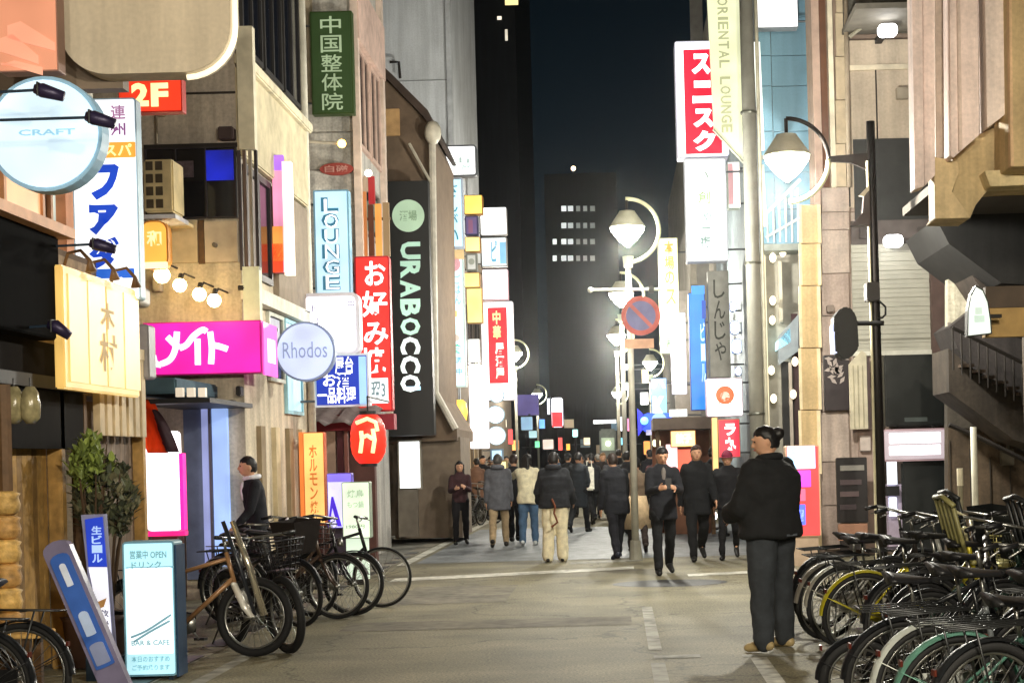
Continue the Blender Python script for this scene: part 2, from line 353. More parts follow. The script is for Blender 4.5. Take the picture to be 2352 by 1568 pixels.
# two dark hanging lanterns under the canopy
for i, (px, lb) in enumerate(((32, 'unlit dark glass lantern under the shop canopy, nearer the edge'), (70, 'unlit dark glass lantern under the canopy beside the black wall'))):
    p = W(px, 930, 11.0); t = thing('hanging_lantern', lb, 'lantern', p, 'unlit lanterns under the timber shop canopy')
    obj('glass', lathe(bmesh.new(), [(.03, -.13), (.065, -.09), (.07, 0), (.055, .09), (.03, .13)], p, 14), pm('#8a8160', .2, noise_=.5, scale=18), t, smooth=True)
    obj('cord', TB([p+Vector((0, 0, .12)), (p.x, p.y, 2.26)], .006, 5), black, t)
# --- building A (pink sign), frontal wall at Y = 19, street wall at X = -4.5
A = thing('corner_building', 'beige corner building carrying the pink lit fascia', 'building', (-6, 20.9, 0))
xa = -4.5
obj('wall', BX(-11, xa, 19, 23.0, 4.6, 13), pm('#c0b6aa', .85, scale=2.5, bump=.2), A)
obj('wall', BX(-11, xa, 19.02, 23.0, 0, 4.6), pm('#cbbfa8', .85, scale=2.5, bump=.2), A)
fbox(A, 'seam', (340, 212, 548, 217), 18.985, .02, darkw)
fbox(A, 'corner_pilaster', (545, 60, 582, 342), 18.9, .14, pm('#cfc8b2', .8))
fbox(A, 'seam', (330, 330, 545, 340), 18.97, .06, darkw)
fwindow(A, (336, 340, 545, 503), 18.97, '#241f22', None, 3, 1)
fbox(A, 'blue_poster', (470, 345, 536, 414), 18.93, .015, em('#1226c8', .6, var=.6))
fbox(A, 'faded_poster', (402, 370, 444, 408), 18.93, .015, pm('#4d4048', .6, noise_=.5, scale=20))
fbox(A, 'cladding_panel', (340, 506, 453, 604), 18.94, .05, pm('#b8a98d', .8))
fbox(A, 'cladding_panel', (470, 508, 545, 602), 18.94, .05, pm('#b5a793', .8))
fbox(A, 'seam', (455, 505, 469, 606), 18.975, .03, wood_dark)
for i, x in enumerate((548, 560, 573, 586)):
    fbox(A, 'window_post', (x, 345, x+7, 620), 18.93, .05, pm(('#3b3336', '#5d4c44', '#8d8478', '#2b2428')[i], .6))
fbox(A, 'corner_pilaster', (558, 612, 596, 737), 18.90, .14, pm('#cdd2bd', .7))
# street side of A
for i in range(3):
    swindow(A, xa, 19.25+i*1.22, 20.35+i*1.22, 6.75, 11.5, '#22201f', glass_dark, 2, .06)
obj('cornice', BX(xa, xa+.10, 18.95, 23.0, 5.35, 6.45), pm('#cabf9f', .8), A, bev=.02)
obj('cornice', BX(xa, xa+.16, 18.93, 23.02, 6.45, 6.6), pm('#d6cdb2', .8), A, bev=.02)
swindow(A, xa, 19.2, 20.6, 3.95, 5.3, '#2a2426', glass_dark, 2, .08)
obj('pilaster', BX(xa, xa+.08, 20.8, 22.9, 3.8, 5.3), pm('#8a7d6d', .8), A)
obj('cornice', BX(xa, xa+.14, 18.96, 23.0, 3.62, 3.8), offw, A)
swindow(A, xa, 20.3, 21.2, 2.7, 3.6, '#c9cdbf', pm('#1b1b1e', .1), 1, .05)
swindow(A, xa, 21.3, 22.4, 2.3, 3.6, '#9fd0dd', em('#bfe6ef', .8), 1, .05)
obj('drainpipe', TB([(xa+.06, 22.9, 0), (xa+.06, 22.9, 11)], .06, 8), offw, A, smooth=True)
for i in range(4):
    obj('wall_pier', BX(xa, xa+.06, 19.6+i*.85, 19.85+i*.85, 0, 2.1), pm('#cbbb98' if i % 2 else '#8c7c62', .8), A)
# ground floor entrance in the alley
fbox(A, 'door', (425, 930, 482, 1330), 18.94, .05, pm('#6a7690', .2))
fbox(A, 'door_frame', (482, 930, 488, 1345), 18.90, .09, pm('#5c5560', .5))
fbox(A, 'blue_light_column', (490, 934, 524, 1300), 18.88, .1, em('#9dbcf6', .95))
fbox(A, 'blue_light_column', (466, 938, 480, 1300), 18.90, .05, em('#9aa4dc', .75))
fbox(A, 'wall_plinth', (330, 1230, 425, 1372), 18.93, .06, pm('#6e5a52', .8))
for (a, b, c, e2, nm, col) in ((541, 886, 552, 908, 'wall_lamp', '#1a1715'), (510, 918, 536, 928, 'camera', '#2a1c18'), (352, 236, 372, 262, 'vent', '#8f8470'), (500, 290, 534, 318, 'sign_bracket', '#3a2c2c'), (350, 640, 366, 668, 'meter_box', '#9b9080'), (486, 556, 494, 566, 'vent', '#5d5548')):
    fbox(A, nm, (a, b, c, e2), 18.82, .18, pm(col, .6), bev=.01)
for x in (357, 548): obj('conduit', TB([W(x, 225, 18.96), W(x+3, 330, 18.96)], .018, 6), pm('#7d7262', .6), A)
for i in range(5): obj('joint', BX(xa, xa+.008, 19+.02, 23, 6.9+i*1.1, 6.92+i*1.1), pm('#8d8268', .8), A)
for i in range(3): obj('vent', BX(xa, xa+.06, 19.5+i*1.1, 19.75+i*1.1, 5.6, 5.85), pm('#8d8774', .6), A, bev=.01)
# --- pink fascia sign wraps the corner
pk = sign('bright magenta lit fascia with white brush lettering above the entrance', (330, 738, 600, 860), 18.72, '#f01fb0', 1.0, '#c4148c', .2, .0,
          texts=[], border=3, name='fascia_sign')
x0, x1, z0, z1 = R(600, 738, 632, 860, 18.9)
obj('side_panel', BX(R(600, 738, 601, 860, 18.72)[1], R(600, 738, 601, 860, 18.72)[1]+.02, 18.75, 19.5, R(600, 738, 601, 860, 18.72)[2], R(600, 738, 601, 860, 18.72)[3]), em('#f45cc8', .9), pk)
obj('side_emblem', BX(R(600, 738, 601, 860, 18.72)[1]+.021, R(600, 738, 601, 860, 18.72)[1]+.027, 18.95, 19.35, W(600, 830, 18.8).z, W(600, 775, 18.8).z), em('#ffffff', 1.2), pk)
def stroke(par, pts, d, y, r, mat, name='lettering'):
    P = [W(x, yy, d) for x, yy in pts]; P = [Vector((p.x, y, p.z)) for p in P]
    Q = []
    for i in range(len(P)-1):
        for k in range(4):
            t = k/4; p0, p1, p2, p3 = P[max(i-1, 0)], P[i], P[i+1], P[min(i+2, len(P)-1)]
            Q.append(.5*((2*p1)+(p2-p0)*t+(2*p0-5*p1+4*p2-p3)*t*t+(3*p1-p0-3*p2+p3)*t**3))
    Q.append(P[-1]); bm = tube(bmesh.new(), Q, r, 8)
    for v in bm.verts: v.co.y = y+(v.co.y-y)*.25
    return obj(name, bm, mat, par, smooth=True)
wl = em('#ffffff', 1.5, sample=False)
for pts in ([(346, 838), (352, 815), (358, 834), (372, 838)], [(372, 836), (392, 826), (404, 802), (408, 762)], [(386, 774), (402, 790), (414, 798)], [(414, 800), (430, 792), (446, 772), (466, 758), (476, 762)], [(455, 778), (456, 838)], [(484, 762), (488, 800), (486, 836)], [(488, 792), (506, 796), (524, 802)]):
    stroke(pk, pts, 18.72, 18.69, .036, wl)
# --- warm bulbs in the recess over the pink sign
for i, (px, py, r) in enumerate(((372, 632, .10), (413, 655, .085), (458, 676, .085), (492, 690, .085))):
    p = W(px, py, 18.35); t = thing('bulb_lamp', ('large warm bulb lamp above the magenta fascia, first of four', 'second warm bulb lamp above the magenta fascia, beside the largest', 'third warm bulb lamp above the magenta fascia', 'last warm bulb lamp above the magenta fascia, nearest the corner')[i], 'lamp', p, 'warm bulb lamps above the magenta fascia')
    obj('bulb', ball(bmesh.new(), p, r*.95), em('#ffdf9c', 30), t, smooth=True)
    obj('arm', TB([p+Vector((0, .03, .05)), p+Vector((0, .2, .16)), (p.x, 19.0, p.z+.16)], .012, 6), darkw, t)
    obj('socket', TB([p+Vector((0, 0, r*.6)), p+Vector((0, .06, r*.6+.08))], .03, 8), darkw, t)
# --- AC unit and orange lit sign on A
ac = thing('air_conditioner', 'boxy cream outdoor air conditioner unit bracketed beside the dark window', 'air conditioner', W(370, 497, 18.3))
x0, x1, z0, z1 = R(330, 366, 392, 488, 18.0)
obj('case', BX(x0, x1+.03, 18.0, 18.45, z0, z1), pm('#d9c79a', .6), ac, bev=.02)
for i in range(4):
    for j in range(2): obj('grille_bar', BX(x0+.03+j*.11, x0+.11+j*.11, 17.985, 18.0, z0+.05+i*.145, z0+.15+i*.145), pm('#4a3f2d', .6), ac)
obj('drip_tray', BX(x0, x1+.06, 17.95, 18.5, z0-.08, z0-.03), pm('#cfd0d8', .5), ac)
obj('bracket', BX(x0+.05, x1, 18.45, 19.0, z0-.05, z0-.01), pm('#d9c79a', .6), ac)
sign('curved orange lit sign tucked under the air conditioner', (322, 506, 386, 618), 17.9, '#f7b84e', 1.1, '#c98838', .16, .12, arm=-.3, panels=[((324, 602, 386, 617), '#fff0c0', 1.2)], texts=[('和', (338, 530, 372, 566), '#ffe9b0', 1.2)])
# dark awning over entrance
aw = thing('awning', 'slate blue awning with dark valance over the alley entrance', 'awning', W(380, 930, 17.2))
x0, x1, z0, z1 = R(285, 868, 405, 915, 17.2)
obj('canopy', BX(x0, x1, 17.2, 19.0, z0+.05, z1), pm('#48626f', .8), aw, bev=.02)
x0, x1, z0, z1 = R(300, 915, 482, 926, 17.0)
obj('valance', BX(x0, x1, 17.0, 19.0, z0, z1), black, aw)
for i in range(3): fbox(aw, 'awning_lamp', (403+i*26, 890, 419+i*26, 911), 17.15, .08, em('#e8d8c0', .8))
# lit white/pink standing display
dp = thing('display_sign', 'blinding white display board edged in hot pink neon behind the plants', 'sign', W(360, 1232, 17.5))
x0, x1, z0, z1 = R(335, 990, 412, 1218, 17.5)
obj('face_panel', prism(bmesh.new(), rpoly(x0, x1, z0, z1, .05), 17.5, 17.6), em('#fff4fb', 3.0), dp)
obj('neon_edge', BX(x1+.005, x1+.045, 17.48, 17.62, z0, z1-.25), em('#ff1f90', 1.8), dp)
obj('neon_edge', BX(x0-.02, x1+.05, 17.48, 17.62, z0-.06, z0-.008), em('#ff1f78', 1.5), dp)
obj('stand', BX(x0+.05, x1-.05, 17.52, 17.6, 0, z0-.07), pm('#5b4038', .7), dp)
# drooping orange and dark cloth hung above it
cl = thing('cloth_banner', 'orange and dark cloth drooping over the white display board', 'banner', W(340, 1000, 17.0))
def droop(px, name, mat):
    bm = bmesh.new(); rows = []
    for i in range(9):
        t = i/8; row = []
        for j in range(7):
            s = j/6; x, y = px[0]+(px[2]-px[0])*t+(px[4]*(1-t)+px[5]*t)*(s-.5), px[1]+(px[3]-px[1])*(t**1.3)
            p = W(x, y, 17.05); row.append(bm.verts.new((p.x, 17.05-.06*sin(s*pi)-.03*sin(s*9+t*4), p.z)))
        rows.append(row)
    for a, b in zip(rows, rows[1:]):
        for j in range(6): bm.faces.new((a[j], a[j+1], b[j+1], b[j]))
    bmesh.ops.solidify(bm, geom=bm.faces[:], thickness=.012)
    obj(name, bm, mat, cl, smooth=True)
def sheer(h):
    m = bpy.data.materials.new('sheer_cloth'); m.use_nodes = True; n = m.node_tree.nodes; l = m.node_tree.links; n.remove(n['Principled BSDF'])
    a, b, x, t, c = (n.new('ShaderNode'+k) for k in ('BsdfDiffuse', 'BsdfTranslucent', 'MixShader', 'TexNoise', 'Mix')); t.inputs['Scale'].default_value = 5
    c.data_type = 'RGBA'; c.inputs[6].default_value = (*lin(h), 1); c.inputs[7].default_value = (*[v*.7 for v in lin(h)], 1); l.new(t.outputs['Fac'], c.inputs[0])
    for q in (a, b): l.new(c.outputs[2], q.inputs['Color'])
    x.inputs[0].default_value = .6; l.new(a.outputs[0], x.inputs[1]); l.new(b.outputs[0], x.inputs[2]); l.new(x.outputs[0], n['Material Output'].inputs['Surface']); return m
droop((322, 918, 362, 1040, 60, 50), 'orange_cloth', sheer('#ff5a22')); droop((345, 940, 395, 1038, 30, 36), 'dark_cloth', pm('#4a3038', .7)); droop((300, 935, 312, 1000, 24, 14), 'pink_cloth', sheer('#e83a9a'))
obj('rod', TB([W(295, 925, 17.08), W(420, 920, 17.08)], .012, 6), black, cl)
# --- upper left beige rounded billboard
bb = thing('billboard', 'huge blank beige billboard with rounded lit rim at the top', 'billboard', W(330, 170, 12.0))
x0, x1, z0, z1 = R(133, -260, 525, 168, 12.0)
obj('board', prism(bmesh.new(), rpoly(x0, x1, z0, z1, .36, 8), 12.0, 12.25), pm('#c9bca6', .8, noise_=.10, scale=1.5), bb, bev=0)
po, pi2 = rpoly(x0, x1+.03, z0-.03, z1, .38, 8), None
pts = [Vector((x, 12.05, z)) for x, z in po if z < (z0+z1)/2+1.3 and x > x1-.75]
pts.sort(key=lambda p: math.atan2(p.x-(x1-.4), -(p.z-(z0+.4))))
obj('lit_rim', TB(pts, .022, 6), em('#fff2cf', 1.2), bb)
obj('support_post', BX(x0-.9, x0+.4, 12.25, 12.4, z0-.05, z1), pm('#77695a', .6), bb)
# orange lit picture panel left of it
op = sign('soft orange mottled lit panel in the top corner above the round sign', (-6, -120, 131, 165), 11.6, '#e59a78', .66, '#8a6a5c', .15, .01, border=3, name='picture_sign')
for i, (a, b, c, e2) in enumerate(((20, 60, 128, 120), (-20, 90, 90, 150), (5, 150, 100, 176))):
    x0, x1, z0, z1 = R(max(a, 2), b, c, e2, 11.6)
    obj('colour_panel', prism(bmesh.new(), [(x0, z1), (x0+.1, z1+.03), (x1, z0+.06), (x1, z0), (x0, z0+.1)], 11.575, 11.585), em('#f0a888', .74), op)
# 2F sign
sign('red lit floor sign reading 2F in cream', (272, 180, 418, 258), 14.6, '#f03a1e', 1.05, '#b92a1c', .14, .01, [('2', (303, 192, 343, 246), '#fff0a8', 1.4, {'bold': .05}), ('F', (348, 192, 388, 246), '#fff0a8', 1.4, {'bold': .05})], arm=-.5, border=3, panels=[])
# white and blue blade sign
sign('tall white blade sign with slanted blue katakana and an orange stripe', (168, 226, 318, 690), 14.0, '#f4f8fc', 1.25, '#b9d4e6', .14, .03,
     [('連', (255, 243, 290, 276), '#c48ab4', .7), ('州', (255, 284, 290, 313), '#a86aa4', .6), ('フ', (206, 378, 276, 460), '#1246c8', .8, {'bold': .06}), ('ァ', (206, 470, 274, 540), '#1246c8', .8, {'bold': .06}), ('ダ', (206, 545, 276, 618), '#1246c8', .8, {'bold': .06}), ('ム', (250, 628, 292, 650), '#ffffff', 1.2, {'bold': .03})],
     [((170, 328, 312, 364), '#f2a03c', .9), ((180, 618, 310, 640), '#2468d8', .8)], arm=-.35)
stl = [t for t in bpy.data.objects if t.get('label', '').startswith('tall white blade')][0]
obj('lettering', text_bm('スパ', (240, 332, 305, 360), 14.0, 13.97, bold=.02), em('#ffe9a0', 1.2, sample=False), stl)
# small lit cube under the blade sign and grey cabinet
sign('small round-cornered white light box under the blade sign', (286, 655, 322, 700), 14.3, '#fbf6ea', 1.8, '#b0a89c', .3, .04, arm=-.3)
gc = sign('grey sign cabinet with a bright white square between yellow board and pink fascia', (288, 745, 343, 870), 14.8, '#a2a0a6', 0, '#8d8b90', .2, .03, panels=[((284, 785, 314, 832), '#ffffff', 2.0)], arm=-.3, lit=False)
# round sign top left
rs = sign('big round pale blue lit sign at the left edge', (-30, 175, 235, 440), 11.2, '#cfe8f8', .98, '#8fb9d8', .16, .0, circle=True, border=9, arm=-.4, texts=[('CRAFT', (45, 298, 175, 312), '#8fc3dc', .9)], name='round_sign')
# spotlight arms
def spot_arm(px, py, d, x_from, label, head_len=.17, rot=.25, tip='#6a5a86'):
    p = W(px, py, d); t = thing('sign_spotlight', label, 'spotlight', p, 'arm spotlights aimed at the left hand shop signs')
    q = W(x_from, py+8, d)
    obj('arm', TB([p, q], .010, 6), pm('#34465a', .4, .6), t)
    obj('head', TB([p+Vector((-.02, 0, .01)), p+Vector((.03, .01, 0)), p+Vector((head_len, .03, -head_len*rot))], [.03, .05, .035], 12), pm('#2b2440', .4, .3), t, smooth=True)
    obj('yoke', TB([p+Vector((.02, -.05, -.05)), p+Vector((.02, -.05, .04)), p+Vector((.02, .05, .04))], .008, 5), black, t)
spot_arm(85, 207, 10.6, -60, 'dark spotlight on a thin arm across the upper half of the round sign')
spot_arm(203, 270, 10.6, -60, 'dark spotlight on a long arm at the right rim of the round sign')
spot_arm(212, 561, 12.2, 60, 'dark spotlight on an arm in front of the lowest blue katakana')
spot_arm(116, 748, 11.6, 0, 'dark twin spotlight beside the wooden yellow sign', .13, .6)
# yellow wooden shop board along the facade
yb = thing('shop_board', 'golden yellow wooden shop board with three gooseneck lamps', 'sign', (-4.25, 13.0, 2.25))
obj('board', BX(-4.34, -4.26, 12.15, 14.05, 2.24, 3.2), em('#e9bd68', .80), yb, bev=.012)  # glow put into board and planks; the gooseneck lamps give no light
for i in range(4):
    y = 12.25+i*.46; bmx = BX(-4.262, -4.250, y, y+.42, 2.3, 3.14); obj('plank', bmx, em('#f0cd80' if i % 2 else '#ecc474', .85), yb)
for i in range(3):
    y = 12.4+i*.58
    obj('gooseneck_lamp', TB([(-4.34, y, 3.2), (-4.30, y, 3.32), (-4.2, y, 3.34), (-4.13, y, 3.26), (-4.12, y, 3.17)], [.014, .014, .014, .016, .045], 8), pm('#7a5a3a', .5), yb, smooth=True)
def side_text(par, s, X, y0, y1, z0, z1, mat, bold=.02):
    bm = bmesh.new(); put(bm, s, y0, y1, z0, z1, 0, bold); 
    for v in bm.verts: v.co = Vector((X, v.co.x, v.co.z))
    return obj('lettering', bm, mat, par)
side_text(yb, '木', -4.246, 13.0, 13.35, 2.78, 3.0, pm('#c9a050', .6)); side_text(yb, '村', -4.246, 12.95, 13.4, 2.42, 2.74, pm('#c9a050', .6))
# circle light spot on board (bulb)
# --- second round sign, near the corner
sign('small round grey-white hanging sign with handwriting at the corner', (632, 738, 770, 876), 20.2, '#c9d6f4', .95, '#8d9fc4', .14, 0, circle=True, border=5, arm=-.5, name='round_sign',
     texts=[('Rhodos', (650, 785, 752, 822), '#8f9fc6', .7, {'bold': .0})], panels=[])
# vertical two tone blade on A street side
v = sign('slim blade sign fading from violet to orange with a white edge', (626, 356, 652, 628), 20.6, '#f2a6c8', .95, '#8a4a30', .1, .01, arm=-.25, border=2,
         panels=[((627, 357, 652, 392), '#a56af0', 1.1), ((627, 392, 650, 520), '#f09cc0', .95), ((627, 520, 651, 600), '#f7a04a', 1.0), ((626, 560, 651, 626), '#f04a24', .9)])
x0, x1, z0, z1 = R(652, 372, 672, 632, 20.6); obj('side_panel', BX(x0, x1, 20.56, 20.7, z0, z1), em('#fff1de', 1.3), v)
# --- building B (grey stone, green sign) street wall X = -4.2, Y 26..28.9
Bq = thing('stone_building', 'grey stone building behind the tall green sign', 'building', (-6, 27.4, 0))
xb = -4.2
obj('wall', BX(-9, xb, 26, 28.9, 0, 16), greyst, Bq)
for i in range(14):                      # stone courses, one slab per storey band
    z = 4.0+i*.62
    obj('stone_slab', BX(-5.35, xb+.02, 25.95, 25.998, z, z+.59), pm('#bcb8b0' if i % 3 else '#c6c2ba', .8, noise_=.3, scale=5), Bq)
fbox(Bq, 'pilaster', (690, -100, 712, 232), 25.7, .3, pm('#b9ab93', .8))
for i in range(2): swindow(Bq, xb+.001, 26.3+i*1.25, 27.4+i*1.25, 6.9, 8.6, '#c7aa9c', glass_dark, 2, .07)
obj('cornice', BX(xb, xb+.12, 25.9, 28.9, 8.62, 9.6), pm('#c9ada0', .8), Bq)
obj('corner_trim', BX(xb-.02, xb+.10, 25.88, 26.02, 2.5, 16), pm('#d4c0b2', .7), Bq)
obj('corner_trim', BX(xb, xb+.10, 28.7, 28.92, 2.5, 16), pm('#d4c0b2', .7), Bq)
for z in (2.9, 4.2, 5.5): swindow(Bq, xb+.001, 26.5, 28.3, z, z+.9, '#8a8178', glass_dark, 2, .06)
obj('pipe', TB([(-5.3, 25.85, 3.2), (-5.3, 25.85, 5.4)], .06, 8), pm('#bfc2c2', .5), Bq, smooth=True); obj('pipe', TB([(-5.05, 25.85, 3.2), (-5.05, 25.85, 5.0)], .05, 8), pm('#a9acae', .5), Bq, smooth=True)
x0, x1, z0, z1 = R(732, 372, 810, 400, 25.8)
lg = thing('oval_plaque', 'faded red oval plaque on grey stone under the green sign', 'plaque', ((x0+x1)/2, 25.9, z0))
obj('plaque', prism(bmesh.new(), [((x0+x1)/2+(x1-x0)/2*cos(a*pi/20), (z0+z1)/2+(z1-z0)/2*sin(a*pi/20)) for a in range(40)], 25.88, 25.95), pm('#a0443c', .6), lg)
obj('lettering', text_bm('白磁', (744, 378, 798, 394), 25.8, 25.87), pm('#c9958c', .6), lg)
sign('tall green sign given a faint glow, with pale vertical kanji for an osteopath', (714, 26, 810, 262), 25.5, '#3c5a2c', .16, '#33491f', .2, .0, [('中国整体院', (738, 36, 786, 256), '#b9d0a8', .42, {'vert': True, 'bold': .008})], arm=-.3)  # faint emission put in to brighten the unlit face and lettering
p = W(785, 330, 25.2); t = thing('wall_lamp', 'small amber wall lamp on a horizontal arm over the oval plaque', 'lamp', p)
obj('bulb', ball(bmesh.new(), p, .07), em('#ffc85a', 9), t, smooth=True); obj('arm', TB([p, W(700, 325, 25.2), W(700, 325, 26)], .025, 8), pm('#d8cdb8', .5), t)
sign('pale blue vertical sign spelling LOUNGE in dark strokes', (722, 436, 803, 690), 24.2, '#bfe2f4', 1.0, '#86b6cf', .22, .02, [('LOUNGE', (740, 452, 780, 668), '#3f8cae', .45, {'vert': True, 'bold': .05}), ('LOUNGE', (747, 456, 778, 666), '#ffffff', 1.5, {'vert': True, 'bold': -.005, 'lift': .005})], arm=-.3)
sign('overexposed round-cornered white light box behind the small round sign', (692, 672, 826, 815), 22.6, '#fbf9ff', 2.6, '#d9d6e2', .25, .12, border=10, arm=-.3, panels=[], texts=[('ト', (716, 700, 732, 716), '#9a94b0', .6), ('コ', (716, 730, 732, 745), '#9a94b0', .6), ('円', (800, 692, 814, 710), '#8a84a0', .6)])
sign('blue-edged white sign crowded with brush lettering for drinks and food', (722, 812, 848, 934), 22.2, '#1637b0', .9, '#e8f0fb', .18, .02, border=5, arm=-.3,
     panels=[((825, 818, 842, 928), '#9cc8ee', 1.0)], texts=[('屋台', (770, 818, 812, 858), '#ffffff', 1.6, {'bold': .02}), ('お酒', (742, 855, 806, 888), '#ffffff', 1.6, {'bold': .02}), ('一品料理', (730, 888, 818, 926), '#ffffff', 1.6, {'bold': .02})])
fr = thing('red_frontage', 'dark red izakaya frontage with pale posts behind the lantern', 'shop', (-4.6, 24.5, 0))
obj('beam', BX(*R(700, 952, 905, 988, 24.3)[:2], 24.3, 24.6, *R(700, 952, 905, 988, 24.3)[2:]), pm('#8e2030', .6), fr)
for i, (a, b, c) in enumerate(((655, 668, '#cfc49c'), (672, 686, '#6d6046'), (708, 722, '#e6e2f4'), (752, 772, '#b09684'), (776, 790, '#4f1f26'), (792, 800, '#8d5a50'))):
    x0, x1, _, zt = R(a, 985, b, 1200, 24.4); obj('post', BX(x0, x1, 24.4, 24.5, 0, zt), pm(c, .7), fr)
obj('wall', BX(-6.2, -3.9, 25.2, 25.4, 0, 2.4), pm('#5a3a34', .8), fr)
x0, x1, z0, z1 = R(640, 930, 850, 952, 23.6)
ca = thing('canvas_awning', 'rumpled grey canvas awning roof above the red frontage', 'awning', (x0, 23.6, z0))
bm = bmesh.new()
rows = []
for i in range(15):
    x = x0+(x1-x0)*i/14; rows.append([bm.verts.new((x, 23.6+j*.3, z1-.03*sin(i*1.9)-(4-j)*.07*(1 if j < 4 else 0)-.02*sin(i*3+j))) for j in range(6)])
for a, b in zip(rows, rows[1:]):
    for j in range(5): bm.faces.new((a[j], b[j], b[j+1], a[j+1]))
bmesh.ops.solidify(bm, geom=bm.faces[:], thickness=.03); obj('canopy', bm, pm('#a69a98', .8, noise_=.3), ca, smooth=True)
# red upright signs and poles
sign('tall red lit sign with white brush characters for okonomiyaki', (818, 588, 898, 945), 25.0, '#ee2c26', 1.0, '#b3232c', .2, .04, [('お', (838, 600, 886, 656), '#ffffff', 1.6, {'bold': .022}), ('好', (832, 668, 890, 728), '#ffffff', 1.6, {'bold': .022}), ('み', (836, 740, 892, 792), '#ffffff', 1.6, {'bold': .022}), ('焼', (828, 798, 886, 858), '#ffffff', 1.6, {'bold': .022}), ('昭3', (852, 876, 886, 914), '#7d98a0', .7)], [((848, 868, 892, 926), '#f2f4f4', 1.3)], arm=-.3)
wb = thing('wooden_screen', 'orange lit timber screen with a red strip above the red sign', 'screen', W(860, 590, 26.2))
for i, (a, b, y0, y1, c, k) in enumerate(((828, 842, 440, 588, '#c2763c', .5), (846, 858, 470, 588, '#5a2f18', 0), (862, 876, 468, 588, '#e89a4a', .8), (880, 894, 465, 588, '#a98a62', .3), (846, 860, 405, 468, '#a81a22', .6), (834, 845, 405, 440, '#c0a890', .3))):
    x0, x1, z0, z1 = R(a, y0, b, y1, 26.0); obj('slat', BX(x0, x1, 26.0, 26.08, z0, z1), em(c, k) if k else pm(c), wb)  # slat glow put in as emission; the timber is no lamp
p = W(846, 398, 25.6); obj('lamp', ball(bmesh.new(), p, .06), em('#fff0d8', 8), wb, smooth=True); obj('back_rail', BX(R(825, 500, 897, 506, 26.09)[0], R(825, 500, 897, 506, 26.09)[1], 26.09, 26.13, W(860, 506, 26.1).z, W(860, 500, 26.1).z), wood_dark, wb)
# --- C dark brown building with black upright sign
C_ = thing('brown_building', 'dark brown building with a sloping roof end behind the black sign', 'building', (-4.3, 32, 0))
def PP(pts, d): return [(W(x, y, d).x, W(x, y, d).z) for x, y in pts]
obj('wall', prism(bmesh.new(), PP([(862, 1020), (862, 170), (890, 178), (975, 270), (1000, 330), (1008, 915), (1050, 985), (1050, 1010)], 30.6), 30.6, 34), pm('#6b5a4a', .85), C_)
obj('roof', prism(bmesh.new(), PP([(858, 160), (862, 138), (905, 178), (985, 258), (1004, 300), (994, 300), (975, 272), (895, 190)], 30.5), 30.3, 34.2), pm('#3d3029', .7), C_)
fbox(C_, 'cladding_panel', (866, 250, 918, 312), 30.55, .05, pm('#c09a6a', .8), bev=.01)
fbox(C_, 'lower_wall', (905, 1005, 1060, 1235), 30.8, 2, pm('#77695a', .8)); fbox(C_, 'dark_fascia', (895, 905, 1000, 1002), 30.5, .08, pm('#57463c', .8))
obj('trim', TB([W(992, 290, 30.4), W(1000, 900, 30.4), W(1046, 985, 30.4)], .07, 8), pm('#c9c2b4', .6), C_)
obj('stay', TB([W(940, 330, 30.3), W(990, 420, 30.3)], .03, 6), pm('#b9b2a2', .6), C_)
obj('round_lamp', ball(bmesh.new(), W(994, 305, 30.3), .17, .17, .24), pm('#d9d2c0', .4), C_, smooth=True)
bs = sign('tall black sign with pale green rotated capitals under a round emblem', (878, 416, 990, 1000), 29.6, '#15191b', .02, '#101314', .3, .0, border=0, arm=-.3)
for i, c in enumerate('URABOCCO'):
    y = 556+i*43.5; k = .5+.09*i
    obj('lettering', text_bm(c, (920, y, 966, y+40), 29.6, 29.57, rot=1, bold=.04), em('#c2ecd6' if i < 5 else '#f4fffb', k, sample=False), bs)
x0, x1, z0, z1 = R(901, 458, 975, 534, 29.6); obj('emblem', prism(bmesh.new(), cpoly((x0+x1)/2, (z0+z1)/2, (x1-x0)/2), 29.575, 29.60), em('#b6d3b4', .6), bs)
obj('emblem_lettering', text_bm('酒場', (918, 484, 958, 508), 29.6, 29.565), pm('#8fae90', .6), bs)
fbox(bs, 'colour_panel', (934, 887, 966, 896), 29.57, .02, em('#bfe6ff', 1.2))
# --- D pale tall wall
D_ = thing('pale_tower', 'plain pale grey windowless tower wall rising out of frame', 'building', (-6, 42, 0))
obj('wall', BX(W(850, 300, 40).x, W(1036, 300, 40).x, 40, 48, 0, 24), pm('#e2e6ea', .85, noise_=.12, scale=1.2), D_)
obj('edge_trim', BX(W(1030, 300, 40).x, W(1042, 300, 40).x, 39.9, 40.1, 0, 24), pm('#c9ccd0', .7), D_)
for i in range(9): obj('seam', BX(W(850, 300, 40).x, W(1030, 300, 40).x, 39.985, 40.02, 5+i*2.1, 5.02+i*2.1), pm('#9a9da0'), D_)
obj('ladder_frame', TB([W(895, 143, 39.8), W(916, 143, 39.8), W(919, 180, 39.8)], .035, 6), darkw, D_)
